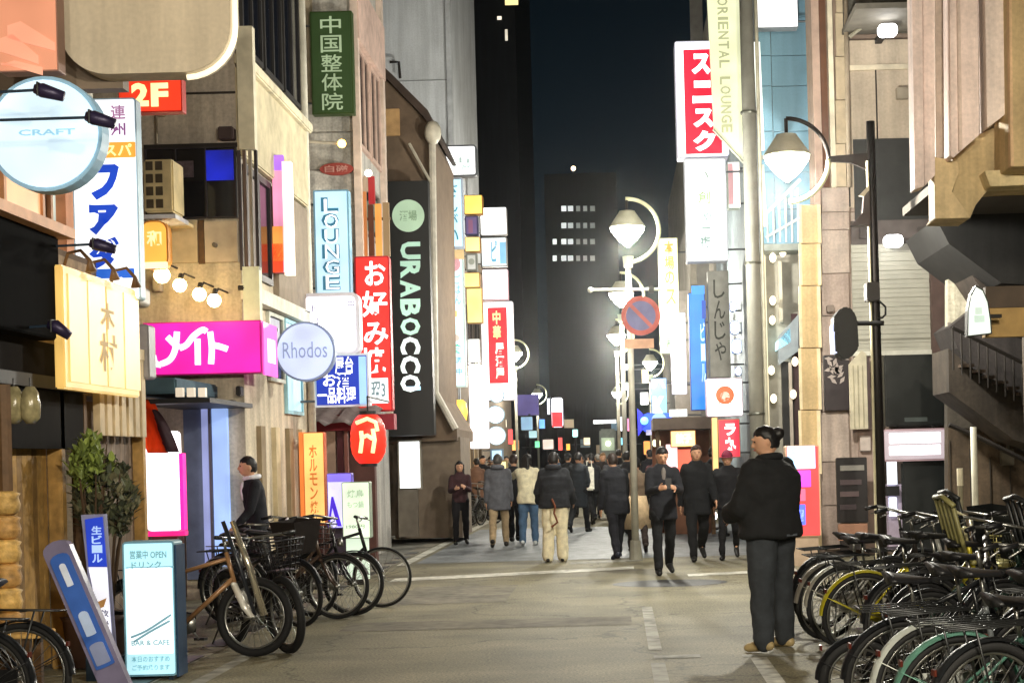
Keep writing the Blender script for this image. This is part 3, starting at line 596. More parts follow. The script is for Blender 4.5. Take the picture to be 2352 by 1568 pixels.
# --- far left row
E_ = thing('far_shop_row', 'row of low lit shops beyond the brown building', 'building', (-6, 50, 0))
obj('wall', BX(-12, -4.0, 34.2, 60, 0, 7.5), pm('#8a7c6c', .85), E_)
obj('storefront', BX(-4.0, -3.94, 36.5, 44, .3, 2.6), em('#e9c894', .5), E_)
for i in range(9): obj('wall_pier', BX(-4.0, -3.86, 34.4+i*1.3, 34.7+i*1.3, 0, 2.9), pm('#9a8c78' if i % 2 else '#6e6254', .8), E_)
for i in range(10): swindow(E_, -3.999, 35+i*2.4, 36.8+i*2.4, 4.2, 5.8, '#575048', glass_dark, 2, .07)
lit = dict(arm=-.35, arms_n=2)
sign('small white cube sign with a crown-like mark above the blue hiragana sign', (1021, 333, 1095, 405), 36, '#fbfbfb', 1.5, '#55585c', .3, .08, [('山', (1038, 362, 1078, 376), '#b4c8c4', .8), ('茶屋', (1036, 378, 1082, 392), '#b4c8c4', .8)], **lit)
sign('pale blue vertical sign reading sangai in teal hiragana', (1004, 409, 1064, 570), 35, '#c4ecfb', 1.05, '#a9b4c6', .22, .02, [('さんがい', (1020, 420, 1052, 560), '#2d90a6', .45, {'vert': True, 'bold': .0})], **lit)
sign('long pale sign with a pink ring, blue script and green notes below', (1008, 574, 1068, 890), 36.5, '#d2f1f7', 1.1, '#b8c6c8', .22, .02, [('カフェ', (1026, 640, 1042, 700), '#5aa9d8', .7, {'vert': True, 'bold': .0}), ('ごはん', (1044, 630, 1058, 700), '#7ab4e0', .7, {'vert': True, 'bold': .0}), ('軽食', (1018, 790, 1062, 812), '#46c49c', .7), ('二階三階', (1016, 820, 1062, 834), '#6fb8d0', .7), ('営業中', (1016, 846, 1062, 860), '#7ab9d4', .7)],
     [((1008, 574, 1066, 596), '#e0c08c', .8), ((1024, 590, 1058, 624), '#d7a0a8', .8, 'o'), ((1033, 599, 1049, 615), '#f5c9c9', 1.0, 'o'), ((1014, 714, 1050, 728), '#eecf78', .9), ((1016, 745, 1034, 763), '#a7b4ae', .6, 'o'), ((1040, 768, 1056, 784), '#d9c9bc', .7, 'o')], **lit)
def yp(lb, rc, d, c, k): sign(lb, rc, d, c, k, '#b07a2a', .35, .02, border=1.5, arm=-.25, arms_n=1, group=None, name='cube_sign')
yp('topmost glowing amber cube sign beside the white stack', (1066, 448, 1108, 492), 41, '#ffe06a', 1.2)
yp('narrow amber light bar below a violet panel', (1066, 626, 1102, 660), 41, '#ffe98c', 1.2)
yp('lower pale yellow cube sign beside the white stack', (1072, 660, 1108, 742), 42, '#f2ef96', 1.1)
sign('violet framed dim sign between two amber cubes', (1068, 496, 1098, 540), 41, '#7c6a9c', .5, '#46436a', .3, .01, [], [((1076, 505, 1086, 535), '#a06a8a', .5)], border=3, **lit)
yp('slim yellow light strip between amber cubes', (1068, 544, 1103, 578), 41, '#ffec98', 1.2)
sign('grey round-handled teapot picture sign', (1070, 582, 1096, 622), 41, '#d8d8d0', .7, '#8b8d86', .3, .01, [], [((1076, 590, 1090, 612), '#b5b8a8', .5, 'o')], **lit)
sign('blank blazing white cube sign topping the right hand stack', (1103, 476, 1164, 540), 44, '#ffffff', 2.2, '#8e8a86', .3, .05, border=1.5, **lit)
sign('white and blue paired box sign in the middle of the white stack', (1105, 545, 1164, 612), 44.2, '#eaf6fb', 1.3, '#93908a', .3, .02, [('ピ', (1128, 552, 1142, 602), '#78c0e0', .7)], [((1148, 556, 1162, 606), '#8ec8ea', .9), ((1108, 552, 1122, 588), '#f6f7e6', 1.3)], border=2, **lit)
sign('blank blazing white box sign above the red banner', (1108, 618, 1167, 688), 44, '#ffffff', 2.2, '#a7828c', .3, .03, border=1.5, **lit)
sign('white edged red banner sign with cream vertical lettering', (1106, 692, 1180, 920), 44.5, '#ffffff', 1.8, '#d6d2da', .3, .03, [('中華', (1132, 712, 1150, 780), '#ffe9a0', 1.2, {'vert': True, 'bold': .03}), ('居酒屋', (1138, 786, 1158, 872), '#fff8e8', 1.3, {'vert': True, 'bold': .05})], [((1122, 706, 1166, 880), '#e8303c', 1.0)], border=2, **lit)
sign('glaring white narrow upright sign below the pale long sign', (1078, 838, 1122, 1030), 40, '#fdfbff', 2.4, '#cfc9d4', .2, .02, [('小', (1098, 912, 1106, 924), '#b4aeb8', .6)], border=1, **lit)
sign('small plain white sign panel under the yellow cube', (1074, 778, 1102, 832), 43, '#f4f6f2', 1.6, '#aaa', .2, .02, border=1, **lit)
for i, (x, y, r, lb) in enumerate(((1141, 908, 17, 'topmost round white disc lamp of the vertical trio'), (1138, 952, 21, 'middle white disc lamp of the vertical trio'), (1140, 1000, 22, 'lowest white disc lamp of the vertical trio'))):
    sign(lb, (x-r, y-r, x+r, y+r), 43+i*.2, '#e6f6fd', 2.0, '#9cb8c8', .15, 0, circle=True, border=2, arm=-.3, arms_n=1, name='disc_sign', group='vertical trio of white disc signs')
sign('pale blue small square sign low among the far lights', (1126, 1030, 1156, 1058), 46, '#bfe2fb', 1.2, '#7c93a8', .2, .02, **lit)
sign('small yellow square light above the walkers', (1146, 1056, 1166, 1086), 46, '#fff0b0', 1.3, '#9b8a5a', .2, .02, **lit)
sign('white standing light panel low at the far shopfront', (1104, 1070, 1140, 1140), 42, '#fbfff6', 2.0, '#9a9c94', .2, .01, arm=None)
p = W(1056, 945, 37); t = thing('paper_lantern', 'yellow paper lantern hanging beside the diagonal trim', 'lantern', p)
obj('shade', lathe(bmesh.new(), [(.08, -.28), (.16, -.2), (.19, 0), (.16, .2), (.08, .28)], p, 16), em('#ffd45a', 1.4), t, smooth=True); obj('cord', TB([p+Vector((0, 0, .27)), p+Vector((0, 0, .7)), p+Vector((-.9, 0, .7))], .012, 5), black, t)
p = W(1056, 1008, 34); t = thing('flood_lamp', 'glaring warm flood lamp over the far shopfront', 'lamp', p)
obj('bulb', ball(bmesh.new(), p, .22, .16, .13), em('#ffe6bc', 30), t, smooth=True); obj('arm', TB([p, p+Vector((-.5, .1, .1)), p+Vector((-1.0, .1, .1))], .03, 6), darkw, t)
sign('tall bright white doorway light panel beyond the red lantern', (914, 1010, 968, 1124), 30.2, '#f6fbff', 2.2, '#8d877a', .15, .02, arm=None, name='doorway_sign')
st = [o for o in bpy.data.objects if o.get('label', '').startswith('tall bright white doorway')][0]
fbox(st, 'stand', (915, 1122, 960, 1232), 30.2, .12, pm('#6f675c', .7))
# --- end of street: dark towers
T1 = thing('dark_tower', 'dark high-rise edge with a few lit windows at the top', 'tower', (-12, 95, 0))
obj('wall', BX(W(1038, 300, 92).x, W(1190, 300, 92).x, 92, 110, 0, 46), pm('#2c2f34', .9, noise_=.1, scale=.5), T1)
for i, (a, b, c, e2, k) in enumerate(((1158, -4, 1192, 14, 1.2), (1140, 36, 1154, 48, 1.0), (1158, 66, 1168, 96, .7))):
    f = fbox(T1, 'window', (a, b, c, e2), 91.96, .03, pm('#15171a', .4)); x0, x1, z0, z1 = R(a+2, b+2, c-2, e2-2, 91.95)
    obj('pane', BX(x0, x1, 91.93, 91.96, z0, z1), em('#ffe6a0' if i == 0 else '#fff4dc', k*1.2), f)
T2 = thing('office_tower', 'dark office tower with four rows of lit windows down the street', 'tower', (-4, 172, 0))
obj('wall', BX(W(1252, 500, 170).x, W(1418, 500, 170).x, 170, 190, 0, W(1330, 398, 170).z), pm('#23282d', .9, noise_=.1, scale=.4), T2)
for r_, y in enumerate((479, 518, 555, 593)):
    for (a, b, k) in ((1268, 1280, 1.3 if r_ > 1 else .0), (1288, 1302, 1.1), (1303, 1318, .9 if r_ != 1 else .6), (1322, 1334, .16), (1338, 1350, .2), (1354, 1368, .12)):
        if k == 0: continue
        f = fbox(T2, 'window', (a, y-8, b, y+8), 169.9, .08, pm('#16181b', .4)); x0, x1, z0, z1 = R(a+1.5, y-6, b-1.5, y+6, 169.85)
        obj('pane', BX(x0, x1, 169.84, 169.9, z0, z1), em('#eef4f0', k), f)
p = W(1317, 387, 170); obj('beacon', ball(bmesh.new(), p, .26), em('#ffd9b0', 6), T2, smooth=True); obj('mast', TB([p, (p.x, 171, W(1330, 405, 170).z)], .08, 6), darkw, T2)
EB = thing('end_block', 'dark low block closing the far end of the street', 'building', (0, 132, 0))
obj('wall', BX(-11, 9, 130, 140, 0, W(1400, 925, 130).z), pm('#33383c', .9, noise_=.3, scale=.6), EB)
random.seed(5)
for i in range(14):
    x = -9.5+i*1.3; z = 1.2+random.random()*3.2
    if random.random() < .6: obj('window', BX(x, x+.8, 129.95, 130.02, z, z+.7), em(random.choice(['#d6ecf0', '#ffe3b8', '#9fc4d8']), random.uniform(.12, .5)), EB)
sign('small far neon sign, white over red, at the end of the street', (1266, 912, 1294, 982), 100, '#f8f6ff', 2.2, '#31304a', .4, .2, [], [((1268, 946, 1292, 980), '#ff3a40', 1.8)], border=1)
sign('slim white light strip beside the red and white far neon', (1256, 914, 1264, 952), 100, '#eef2ff', 2.0, '#31304a', .3, .05, border=1)
tr = thing('delivery_truck', 'pale boxy truck with a lit roof bar far down the street', 'truck', (W(1397, 1000, 80).x, 80, 0))
x0, x1, z0, z1 = R(1377, 998, 1416, 1050, 80)
obj('body', BX(x0, x1, 80, 84, .45, z1+.3), pm('#8f958c', .5), tr, bev=.08); obj('windscreen', BX(x0+.1, x1-.1, 79.97, 80.02, z0+.35, z1-.15), em('#cfe0c0', .45), tr)
x0_, x1_, za, zb = R(1363, 964, 1415, 972, 80); obj('roof_light_bar', BX(x0_, x1_, 80, 80.3, za, zb), em('#ffffff', 2.2), tr)
obj('bar_post', BX(x0+.25, x1-.25, 80.1, 80.3, z1+.2, za), darkw, tr)
for sx_ in (x0+.16, x1-.16): obj('wheel', lathe(bmesh.new(), [(.3, -.1), (.34, 0), (.3, .1)], (sx_, 80.6, .34), 16, 'y') if False else TB([(sx_-.1, 80.7, .34), (sx_+.1, 80.7, .34)], .34, 16), black, tr)
obj('headlight', ball(bmesh.new(), W(1397, 1018, 79.9), .13, .08, .13), em('#fffbe0', 5), tr, smooth=True)
for lb, rc, c, k in (('small cyan square light far beyond the crowd', (1314, 985, 1328, 1004), '#c6fff8', 1.6), ('cream shop light box over the crowd heads', (1246, 1008, 1272, 1032), '#f0d8c8', 1.1), ('pale teal little sign over the crowd', (1214, 988, 1234, 1006), '#b8e0e4', 1.0), ('pale blue pictogram sign left of the far neon', (1196, 956, 1224, 988), '#9cc6e6', .8)):
    sign(lb, rc, 70, c, k, '#2a2d33', .25, .05, border=1)
sign('dim violet wall sign glowing left of the far neon', (1186, 905, 1238, 954), 74, '#5c4e9a', .55, '#2c2a44', .3, .02, border=1)
sign('small blue and white strip sign low on the right before the truck', (1446, 1000, 1462, 1040), 48, '#7fb4f4', 1.2, '#26303f', .25, .02, border=1)
sign('tiny white cube light on the right above the walkers', (1436, 836, 1448, 850), 58, '#ffffff', 3.0, '#3a3a3a', .2, .02, arm=1.2, border=.5)
sign('tiny green-white light below the tiny white cube', (1434, 878, 1446, 896), 58, '#eafff0', 2.5, '#3a3a3a', .2, .02, arm=1.2, border=.5)
for lb, rc, d_, c, k in (('small red vertical far sign left of the lane above the grey coat', (1166, 985, 1178, 1020), 58, '#ff4a48', 1.5), ('small warm white far sign beside the small red one', (1150, 962, 1164, 982), 57, '#fff0d0', 1.6), ('tiny blue far sign under the dim violet wall sign', (1238, 962, 1252, 984), 72, '#6aa8ff', 1.6), ('tiny green far sign over the distant walkers', (1228, 1012, 1240, 1028), 72, '#8affb8', 1.2), ('pair-like cream far sign just left of the truck', (1340, 1004, 1356, 1022), 78, '#ffe8c0', 1.3), ('tiny amber far sign low between the far neon and the truck', (1300, 1018, 1310, 1034), 78, '#ffb84a', 1.5),
    ('small white far upright sign on the right above the truck', (1424, 956, 1436, 990), 62, '#f6f8ff', 1.9), ('small pink far sign on the right by the slim posts', (1440, 960, 1454, 990), 58, '#ff8ab8', 1.3), ('small cyan far sign on the right over the crowd', (1424, 1004, 1438, 1022), 60, '#8ae6ff', 1.4), ('warm orange far doorway sign right of the lamp post', (1478, 1012, 1494, 1044), 42, '#ffa04a', 1.4), ('small white far sign above the blue neon fish', (1470, 900, 1490, 930), 44, '#ffffff', 1.8), ('small yellow far sign beside the katakana sign', (1474, 848, 1490, 880), 46, '#fff2a0', 1.4)):
    sign(lb, rc, d_, c, k, '#2c2c30', .25, .03, border=.8, arm=(-.6 if rc[0] < 1350 else .6), arms_n=1)
sign('little orange square sign among the far left doorways', (1176, 1010, 1192, 1034), 60, '#ffb060', 1.6, '#5a4030', .2, .02, border=.5)
sign('slim red far sign just right of the cream far light box', (1282, 1004, 1292, 1034), 71, '#ff5a50', 1.4, '#40282a', .2, .02, border=.5)
# posts that carry those far signs
for lb, px, py, d in (('thin dark sign post under the far neon', 1280, 905, 100.3), ('thin dark post carrying the cream far light box', 1258, 1005, 70.3), ('thin dark post carrying the teal and pale blue far signs', 1216, 950, 70.3), ('thin dark post carrying the cyan far light', 1321, 980, 70.3)):
    q = W(px, py, d); t = thing('sign_post', lb, 'post', (q.x, d, 0)); obj('pole', TB([(q.x, d, 0), (q.x, d, q.z)], .05, 8), pm('#3a3b3e', .5, .5), t); obj('base', TB([(q.x, d, 0), (q.x, d, .08)], .12, 10), darkw, t)
# ================================================================== RIGHT SIDE
cream = pm('#d9bd8c', .7, noise_=.15, scale=3); tilep = [pm('#b8a69a', .55, noise_=.2, scale=4, bump=.05), pm('#c0afa3', .55, noise_=.2, scale=4, bump=.05), pm('#b09d92', .55, noise_=.2, scale=4, bump=.05)]
K = thing('tiled_building', 'beige tiled corner building with a cream pillar and white shutter', 'building', (4.5, 24.5, 0))
xk = W(1886, 800, 24).x; xr = 8.0
obj('wall', BX(xk-.02, xr, 24.06, 24.7, 0, 15), pm('#8f7d70', .8), K)
ys = [1262, 1160, 1060, 945, 830, 725, 628, 528, 487, 430]
for a, b in zip(ys, ys[1:]):
    for i, (c, e2) in enumerate(((1887, 1951), (1954, 1972))):
        x0, x1, z0, z1 = R(c, b, e2, a, 24); obj('tile_panel', BX(x0+.006, x1-.006, 24.0, 24.055, z0+.007, z1-.007), tilep[(i+a) % 3], K, bev=.004)
ys = [430, 330, 230, 130, 30, -70]
for a, b in zip(ys, ys[1:]):
    x0, x1, z0, z1 = R(1919, b, 1944, a, 24); obj('tile_panel', BX(x0+.006, x1-.006, 24.0, 24.055, z0+.007, z1-.007), pm('#cdbda2', .6), K)
for (a, b, c, dpt) in ((1868, 1884, '#c4aa9c', .02), (1885, 1899, '#6c4a38', .0), (1904, 1915, '#efe6cf', .06)):
    fbox(K, 'pilaster', (a, -90, b, 430), 24.0-dpt, .1, pm(c, .7))
fbox(K, 'pilaster', (1872, 430, 1886, 560), 23.98, .07, pm('#c6ab9a', .7))
def zc(a, b, c, e2): fbox(K, 'pillar_block', (1840, a, 1884, b-2), 23.85, .25, cream, bev=.006); fbox(K, 'pillar_edge', (1878, a, 1886, b-2), 23.82, .04, pm('#f0dfb8', .6)); fbox(K, 'pillar_edge', (1836, a, 1842, b-2), 23.82, .04, pm('#f0dfb8', .6))
for a, b in ((470, 560), (560, 657), (657, 800), (800, 942), (942, 1090), (1090, 1262)): zc(a, b, 0, 0)
# upper right recess walls
fbox(K, 'upper_wall', (1946, 92, 2110, 475), 23.97, .08, pm('#c2b3a0', .8, noise_=.12, scale=2))
fbox(K, 'band', (1947, 148, 2110, 160), 23.94, .03, pm('#d6cbb4', .7)); fbox(K, 'seam', (2014, 160, 2017, 470), 23.955, .02, darkw); fbox(K, 'seam', (1946, 92, 1949, 475), 23.955, .02, darkw)
x0, x1, z0, z1 = R(1936, 70, 2110, 92, 23.9)
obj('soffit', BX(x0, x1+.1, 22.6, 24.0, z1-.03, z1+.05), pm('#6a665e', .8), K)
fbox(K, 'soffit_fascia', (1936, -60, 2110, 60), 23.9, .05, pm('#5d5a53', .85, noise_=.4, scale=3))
obj('strut', TB([W(1995, 50, 23.7), W(1952, 85, 23.7)], .03, 6), pm('#9b9684', .5), K)
fbox(K, 'dark_panel', (1962, 318, 2150, 505), 23.93, .05, pm('#333433', .6, noise_=.2)); fbox(K, 'dark_panel', (1955, 505, 2150, 560), 23.90, .06, pm('#5b5350', .7))
def shutter():
    x0, x1, z0, z1 = R(1958, 558, 2146, 808, 23.9); n = 24; h = (z1-z0)/n
    for i in range(n): obj('slat', BX(x0, x1, 23.9+.012*(i % 2), 23.95, z0+i*h+.002, z0+(i+1)*h-.002), pm('#b4b2a5', .55, noise_=.1), K)
shutter()
obj('shutter_rail', BX(*R(1958, 805, 2146, 815, 23.85)[:2], 23.85, 23.9, *R(1958, 805, 2146, 815, 23.85)[2:]), pm('#d5d3c6', .5), K)
fbox(K, 'shutter_rib', (1958, 776, 2146, 780), 23.88, .03, pm('#8f8d80', .5))
fbox(K, 'brown_column', (2145, 498, 2176, 1250), 23.75, .2, pm('#5f4c46', .7), bev=.01)
fbox(K, 'lower_wall', (1972, 815, 2032, 1262), 23.96, .09, pm('#a59086', .8))
obj('drainpipe', TB([W(1941, -60, 23.86), W(1951, 430, 23.86)], .035, 8), pm('#a59784', .6), K, smooth=True)
for (a, b, c, e2, nm, col) in ((2060, 200, 2088, 226, 'vent', '#9a9080'), (1975, 520, 1992, 548, 'junction_box', '#4b4442'), (2108, 520, 2140, 552, 'junction_box', '#4a4340'), (1900, 700, 1916, 716, 'vent', '#86786e'), (1988, 855, 2006, 890, 'meter_box', '#6a5a52'), (1976, 1000, 2000, 1035, 'notice', '#cdbfb6')):
    fbox(K, nm, (a, b, c, e2), 23.84, .12, pm(col, .6), bev=.008)
def slamp(px, py, d, lb):
    p = W(px, py, d); t = thing('ceiling_lamp', lb, 'lamp', p, 'small white lamps on the tiled building')
    obj('bulb', prism(bmesh.new(), rpoly(p.x-.14, p.x+.14, p.z-.09, p.z+.09, .07), d-.1, d), em('#ffffff', 14), t); obj('bracket', BX(p.x-.05, p.x+.05, d, 24.0, p.z+.02, p.z+.09), darkw, t)
slamp(2037, 73, 23.2, 'bright white ceiling lamp under the top right soffit'); slamp(2050, 555, 23.5, 'bright white lamp over the pale roller shutter')
pf = thing('framed_poster', 'dark framed poster of white plants on the tiled wall under the signal', 'poster', W(1922, 940, 23.9))
x0, x1, z0, z1 = R(1893, 815, 1951, 942, 23.9)
obj('frame', BX(x0, x1, 23.86, 23.99, z0, z1), pm('#2a1f22', .5), pf, bev=.01)
random.seed(11)
for i in range(16):
    x = random.uniform(x0+.06, x1-.06); z = random.uniform((z0+z1)/2, z1-.05); a = random.uniform(0, pi)
    obj('leaf_print', prism(bmesh.new(), [(x+.07*cos(a)*u-.03*sin(a)*v, z+.07*sin(a)*u+.03*cos(a)*v) for u, v in ((-1, 0), (0, -1), (1, 0), (0, 1))], 23.85, 23.858), pm('#b5a9a4', .6), pf)
vb = thing('vertical_board', 'narrow ribbed cream board hanging beside the signal pole', 'board', W(1972, 985, 23.5))
x0, x1, z0, z1 = R(1952, 805, 1992, 985, 23.6)
obj('board', prism(bmesh.new(), [(x0, z0), (x1, z0), (x1, z1-.05), (x1-.07, z1), (x0, z1-.2)], 23.6, 23.68), pm('#cfc7ae', .6), vb)
for i in range(3): obj('rib', BX(x0+.05+i*.07, x0+.065+i*.07, 23.58, 23.6, z0+.02, z1-.22), pm('#b0a88e', .6), vb)
obj('hanger', BX(x1, x1+.05, 23.62, 24.0, z0, z1-.1), pm('#4d3c3a', .6), vb)
nb = thing('notice_board', 'dark standing menu board with an orange foot on the tiled wall', 'notice board', W(1958, 1235, 23.3))
x0, x1, z0, z1 = R(1922, 1050, 1993, 1200, 23.3)
obj('board', BX(x0, x1, 23.3, 23.38, z0, z1), pm('#1d1818', .4), nb, bev=.01)
for i, y in enumerate((1075, 1108, 1135, 1165)): fbox(nb, 'colour_panel', (1930, y-7, 1985-i*6, y+5), 23.28, .02, pm(('#8c8880', '#4c3f40', '#5c4c4c', '#3f3436')[i], .5))
fbox(nb, 'lower_panel', (1926, 1202, 1993, 1240), 23.3, .07, pm('#a57a62', .6)); fbox(nb, 'leg', (1930, 1240, 1988, 1262), 23.31, .05, darkw)
# payment canopy, vending machine, lit strips
db = thing('dark_screen', 'big matt black blank screen panel over the lit machine', 'screen', W(2100, 980, 23)); fbox(db, 'panel', (2032, 814, 2170, 978), 22.9, .5, pm('#141716', .35, noise_=.15), bev=.02)
fbox(db, 'caption_bar', (2078, 958, 2130, 968), 22.88, .03, pm('#3c4442', .5))
fbox(db, 'support', (2060, 978, 2140, 992), 23.0, .3, darkw)
lc = sign('white lit machine header with two glowing bars and a rosy frame', (2028, 984, 2176, 1058), 22.6, '#d8c8d2', .42, '#b79aa4', .4, .05, [], [((2042, 993, 2160, 1017), '#ffffff', 2.6), ((2042, 1022, 2160, 1044), '#ffffff', 2.6)], border=4, name='machine_header')
vm = thing('vending_machine', 'dark payment machine cabinet under the lit header with a glowing left strip', 'machine', W(2120, 1240, 22.6)); vx0, vx1, _, vz1 = R(2072, 1058, 2176, 1240, 22.7)
obj('cabinet', BX(vx0, vx1, 22.7, 23.4, 0, vz1), pm('#1a1d1d', .35, noise_=.2), vm, bev=.03)
fbox(vm, 'light_strip', (2040, 1060, 2060, 1112), 22.65, .1, em('#e8f4ff', 2.4)); fbox(vm, 'light_strip', (2044, 1142, 2060, 1185), 22.65, .1, em('#eaf2ff', 2.2)); fbox(vm, 'side_panel', (2040, 1112, 2072, 1262), 22.72, .3, pm('#a89bb0', .5)); fbox(vm, 'hinge', (2036, 1116, 2066, 1138), 22.6, .06, black)
# --- building G: bluish lit tile wall
Gb = thing('blue_tile_building', 'building clad in large pale blue tiles behind the street lamp', 'building', (3.2, 30, 0))
gx0, gx1 = W(1741, 300, 26.5).x, W(1872, 300, 26.5).x
obj('wall', BX(gx0, gx1+.9, 26.56, 38, 0, 16), pm('#7e8a90', .7), Gb)
cols = [1741, 1775, 1872]; rows_ = [560, 480, 396, 302, 198, 128, 40, -60]
for a, b in zip(rows_, rows_[1:]):
    for c, e2 in zip(cols, cols[1:]):
        x0, x1, z0, z1 = R(c, b, e2, a, 26.5); obj('tile_panel', BX(gx0+(0 if c == 1741 else R(1775, 0, 1776, 560, 26.5)[0]-gx0)+.006, (R(1775, 0, 1776, 560, 26.5)[0] if c == 1741 else gx1)-.006, 26.5, 26.555, z0+.006, z1-.006), pm('#7ea6bd', .45, noise_=.06, scale=2, bump=.03), Gb)
fbox(Gb, 'balcony_slab', (1752, 560, 1840, 575), 25.8, .9, pm('#8e9590', .7))
rl = []
for i in range(6): rl += [obj('baluster', TB([W(1764+i*14, 556, 25.85), W(1764+i*14-2, 556-70-i*11, 25.85)], .016, 6), pm('#cfd6cf', .4, .5), Gb)]
obj('handrail', TB([W(1760, 490, 25.85), W(1838, 412, 25.85)], .03, 6), pm('#e6ecda', .4), Gb); obj('handrail', TB([W(1760, 545, 25.85), W(1838, 500, 25.85)], .022, 6), pm('#cfd6cf', .4), Gb)
fbox(Gb, 'lower_wall', (1745, 580, 1845, 1240), 26.4, .15, pm('#97948a', .8))
fbox(Gb, 'doorway', (1800, 830, 1816, 1225), 26.3, .12, black); fbox(Gb, 'doorway', (1824, 720, 1838, 1200), 26.3, .12, pm('#3a2226', .6)); fbox(Gb, 'door_frame', (1816, 832, 1823, 1220), 26.26, .1, pm('#b9ada0', .5))
fbox(Gb, 'wall_strip', (1757, 585, 1766, 1225), 26.25, .12, em('#f0e4c0', .5)); fbox(Gb, 'wall_strip', (1790, 600, 1797, 740), 26.25, .12, pm('#bcb6a6', .6))
for i, (x, y, k) in enumerate(((1775, 592, 5), (1798, 579, 4), (1775, 690, 3), (1774, 735, 2.5), (1822, 905, 3), (1772, 850, 3), (1777, 915, 2.5), (1826, 830, 3))):
    p = W(x, y, 26.1); obj('spot_bulb', ball(bmesh.new(), p, .055, .05, .08), em('#fff0cc', k), Gb, smooth=True); obj('bulb_mount', TB([p, (p.x, 26.4, p.z)], .012, 5), darkw, Gb)
gs = thing('slanted_signboard', 'grey-blue slanted signboard with a glowing cyan patch by the doorway', 'sign', W(1808, 830, 25.9))
obj('board', prism(bmesh.new(), PP([(1788, 772), (1834, 722), (1834, 806), (1788, 838)], 25.9), 25.9, 26.0), pm('#8f9aa2', .5), gs)
obj('glow_panel', prism(bmesh.new(), PP([(1788, 782), (1815, 752), (1817, 785), (1788, 802)], 25.88), 26.77, 25.9), em('#b8ecf6', 1.5), gs); obj('bracket', BX(W(1830, 770, 26.0).x, W(1834, 770, 26.0).x, 26.0, 26.4, W(1830, 775, 26.0).z, W(1830, 768, 26.0).z), darkw, gs)
vs = sign('upright lit sign glowing blue over red beside the man at the pillar', (1806, 1022, 1884, 1232), 22.0, '#f04848', .95, '#c8a88a', .25, .03, [('酒', (1824, 1032, 1866, 1068), '#ffffff', 1.5, {'bold': .04})], [((1808, 1024, 1872, 1076), '#a9d4ff', 1.6), ((1812, 1080, 1862, 1118), '#e84af0', 1.3, ), ((1816, 1122, 1850, 1150), '#ff6a90', 1.3), ((1812, 1158, 1850, 1205), '#5a6cff', 1.5), ((1822, 1170, 1846, 1196), '#cfe4ff', 1.8)], border=3, name='upright_sign')
obj('foot', BX(*R(1812, 1232, 1880, 1240, 22.02)[:2], 22.02, 22.2, 0, R(1812, 1232, 1880, 1240, 22.02)[3]), pm('#b09a84', .6), vs)
# --- blank white light box at the top, neon tube
sign('blank dazzling white light box at the top edge beside the blue tiles', (1733, -80, 1832, 64), 25.9, '#ffffff', 1.8, '#7c8288', .25, .01, border=2, arm=.3, name='light_box')
tl = thing('tube_light', 'long vertical white tube light beside the pale pole', 'light', W(1742, 345, 26.1)); obj('tube', TB([W(1738, 98, 26.1), W(1749, 345, 26.1)], .055, 10), em('#fbfff0', 1.6), tl, smooth=True)
obj('tube', TB([W(1748, 380, 26.1), W(1756, 520, 26.1)], .05, 10), em('#f4f6e0', .9), tl, smooth=True); obj('mount', TB([W(1748, 362, 26.2), W(1760, 362, 26.5)], .04, 6), pm('#8a8a80', .5), tl)
# --- big pole
up = thing('utility_pole', 'thick pale grey pole rising out of frame behind the dark coated man', 'pole', (W(1729, 600, 25).x, 25, 0))
obj('shaft', TB([(up.location.x, 25, 0), (up.location.x, 25, 11)], [.125, .105], 18), pm('#8f8f86', .7, noise_=.15), up, smooth=True)
obj('conduit', TB([(up.location.x+.15, 24.95, 0), (up.location.x+.15, 24.95, 11)], .03, 8), pm('#d8d6c2', .5), up, smooth=True)
for z in (2.2, 4.6, 7.0): obj('band', lathe(bmesh.new(), [(.135, 0), (.14, .02), (.135, .04)], (up.location.x, 25, z), 18), pm('#6f7168', .4, .7), up)
# --- ORIENTAL LOUNGE sail-shaped banner sign
ol = thing('banner_sign', 'pale cream sail-shaped banner sign reading ORIENTAL LOUNGE', 'sign', W(1665, 370, 26)); yd = 25.7
obj('panel', prism(bmesh.new(), PP([(1622, -60), (1703, -60), (1708, 372), (1640, 298)], yd), yd, yd+.12), em('#e9edc4', .78), ol)
obj('edge_trim', TB([W(1638, 298, yd-.01), W(1708, 374, yd-.01)], .02, 6), pm('#a3a596', .5), ol); obj('edge_trim', TB([W(1705, -40, yd), W(1710, 372, yd)], .02, 6), em('#fbfce8', 1.1), ol)
for z in (120, 300): obj('bracket', TB([W(1706, z, yd+.06), W(1722, z, yd-.1)], .02, 6), darkw, ol)
s_ = 'ORIENTAL LOUNGE'; y = -4
for c in s_:
    h = 12 if c == ' ' else 7 if c == 'I' else 18
    xo = 1647+(y)*.036
    if c != ' ': obj('lettering', text_bm(c, (xo, y, xo+24, y+h), yd, yd-.015, rot=1), em('#b9bd92', .55, sample=False), ol)
    y += h+4
